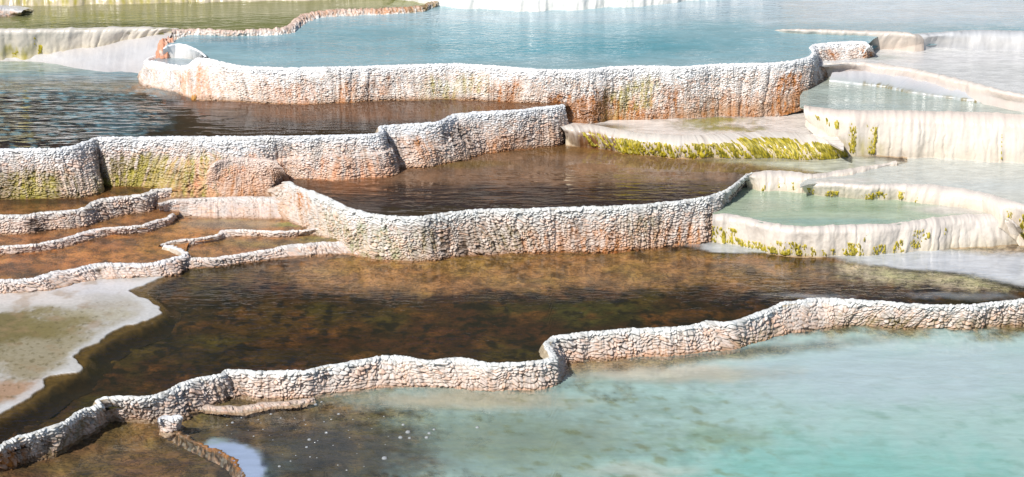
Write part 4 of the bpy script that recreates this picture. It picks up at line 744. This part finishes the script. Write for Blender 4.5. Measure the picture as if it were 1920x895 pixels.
# ---- small tan lump at the foot of the white wall ----
def lump(label, px, py, z, rx, ry, rz, col, seed, name='rock_lump'):
    n, k = 90, 60; th = np.linspace(0, 2 * np.pi, n); ph = np.linspace(0, np.pi * .62, k)
    T, Pp = np.meshgrid(th, ph)
    d = 1 + .10 * fbm(np.cos(T) * 6 + 3, Pp * 9 + np.sin(T) * 6, 3, seed + 4) + .42 * fbm(np.cos(T) * np.sin(Pp) * 2 + 5, np.sin(T) * np.sin(Pp) * 2 + Pp, 3, seed)
    V = np.stack([rx * np.sin(Pp) * np.cos(T) * d, ry * np.sin(Pp) * np.sin(T) * d, rz * np.cos(Pp) * d], -1); V[:, -1] = V[:, 0]
    o = grid_obj(name, V[:, ::-1], {'Col': mix(np.broadcast_to(col, V.shape) * (1 + .3 * fbm(V[..., 0] * 60, V[..., 2] * 60, 3, seed))[..., None], C(222, 204, 192), .8 * sm(0, .35, fbm(V[..., 0] * 18, V[..., 2] * 18, 3, seed + 2))), 'wet': np.zeros(T.shape)}, M_CRUST)
    o.location = unproj(px, py, z); tag(o, label, 'rock'); return o
lump('small golden tan lump at the waterline below the white wall, upper left', 365, 185, Z3, .035, .04, .04, C(190, 140, 70), 5)

lump('rust orange crumbly outcrop at the left corner of the blue pool', 313, 106, 1.26, .12, .16, .20, C(206, 148, 118), 9, 'crust_outcrop')

# ---- ground under and around everything ---------------------------
def ground():
    ya = [unproj(960, 1500, 0)[1], unproj(960, 735, 0)[1], unproj(960, 480, Z1)[1], unproj(960, 300, Z2)[1], unproj(960, 195, Z3)[1], unproj(960, 0, Z4)[1], unproj(960, -60, 1.85)[1] + .3]
    za = [-.35, -.3, -.12, .25, .6, .95, 1.0]
    ys = np.concatenate([np.linspace(-40, ya[0], 30), np.linspace(ya[0] + .1, ya[-1], 120), ya[-1] + .4 + np.array([0, .5, 1, 2, 4, 7, 12, 20, 35, 60, 100, 180, 320, 600, 1100])])
    yb_ = ya + [ya[-1] + .5, ya[-1] + 40, 1500]; zb_ = za + [1.8, 2.4, 3.0]
    xs = np.concatenate([-np.geomspace(900, 9, 30), np.linspace(-8.5, 8.5, 120), np.geomspace(9, 900, 30)])
    X, Y = np.meshgrid(xs, ys); Z = np.interp(Y, yb_, zb_)
    side = sm(.27, .42, np.abs(X) / np.maximum(Y, 6)) * (Y < ya[-1] + .5)
    Z = Z + side * .38 + .12 * fbm(X / 2.2, Y / 2.2, 4, 501) * np.clip(side + (Y > ya[-1]), 0, 1)
    c = mix(np.broadcast_to(C(196, 190, 182), X.shape + (3,)), C(170, 150, 120), sm(0, .5, fbm(X / 3, Y / 3, 4, 503)))
    c = mix(c, C(70, 78, 50), sm(60, 110, Y))
    o = grid_obj('ground', np.stack([X, Y, Z], -1)[:, ::-1], {'Col': c, 'wet': np.zeros(X.shape)}, M_PALEBED)
    tag(o, 'pale travertine ground around and behind the terraces', kind='structure')
ground()
def hills():  # unseen hills implied by dark pool reflections, raised to block bright low sky
    a = np.linspace(-1.3, 1.3, 220); r_ = np.linspace(0, 1, 30)
    A, R = np.meshgrid(a, r_); D = 420 + 500 * R
    Hh = 400 * sm(0, 1, R) * (1 + .5 * fbm(A * 4, R * 2, 4, 511)) + 12 * fbm(A * 40, R * 10, 4, 512)
    P = np.stack([np.sin(A) * D, np.cos(A) * D, Hh - 2], -1)[:, ::-1]
    o = grid_obj('hills', P, {'Col': mix(np.broadcast_to(C(44, 58, 36), A.shape + (3,)), C(92, 88, 60), sm(.1, .5, fbm(A * 20, R * 8, 4, 513)))[:, ::-1], 'wet': np.zeros(A.shape)}, M_CRUST)
    tag(o, 'unseen dark wooded hills far behind the terraces', kind='structure')
hills()

# ------------------------------------------------------------------ light
SUN_EL, SUN_AZ = math.radians(44), math.radians(-142)       # azimuth from +Y, clockwise positive: left and a little behind the viewer
w = bpy.data.worlds.new('World'); scene.world = w; w.use_nodes = True; nt = w.node_tree
bg = nt.nodes['Background']; sky = nt.nodes.new('ShaderNodeTexSky'); sky.sky_type = 'NISHITA'; sky.sun_disc = False
sky.sun_elevation = SUN_EL; sky.sun_rotation = SUN_AZ; sky.air_density = 1.; sky.dust_density = .6; sky.ozone_density = 2.
nt.links.new(sky.outputs[0], bg.inputs[0]); bg.inputs[1].default_value = .088
sd = bpy.data.lights.new('sun', 'SUN'); sd.energy = 4.6; sd.angle = math.radians(.5); sd.color = (1, .95, .88)
so = bpy.data.objects.new('sun', sd); COL.objects.link(so)
dirv = (math.sin(SUN_AZ) * math.cos(SUN_EL), math.cos(SUN_AZ) * math.cos(SUN_EL), math.sin(SUN_EL))
import mathutils
so.rotation_euler = mathutils.Vector(dirv).to_track_quat('Z', 'Y').to_euler(); so.location = (-10, 5, 20)

scene.view_settings.view_transform = 'Standard'; scene.view_settings.look = 'None'
scene.view_settings.exposure = 0.18; scene.view_settings.gamma = 1
scene.cycles.max_bounces = 6; scene.cycles.transparent_max_bounces = 12
scene.cycles.caustics_reflective = False; scene.cycles.caustics_refractive = False
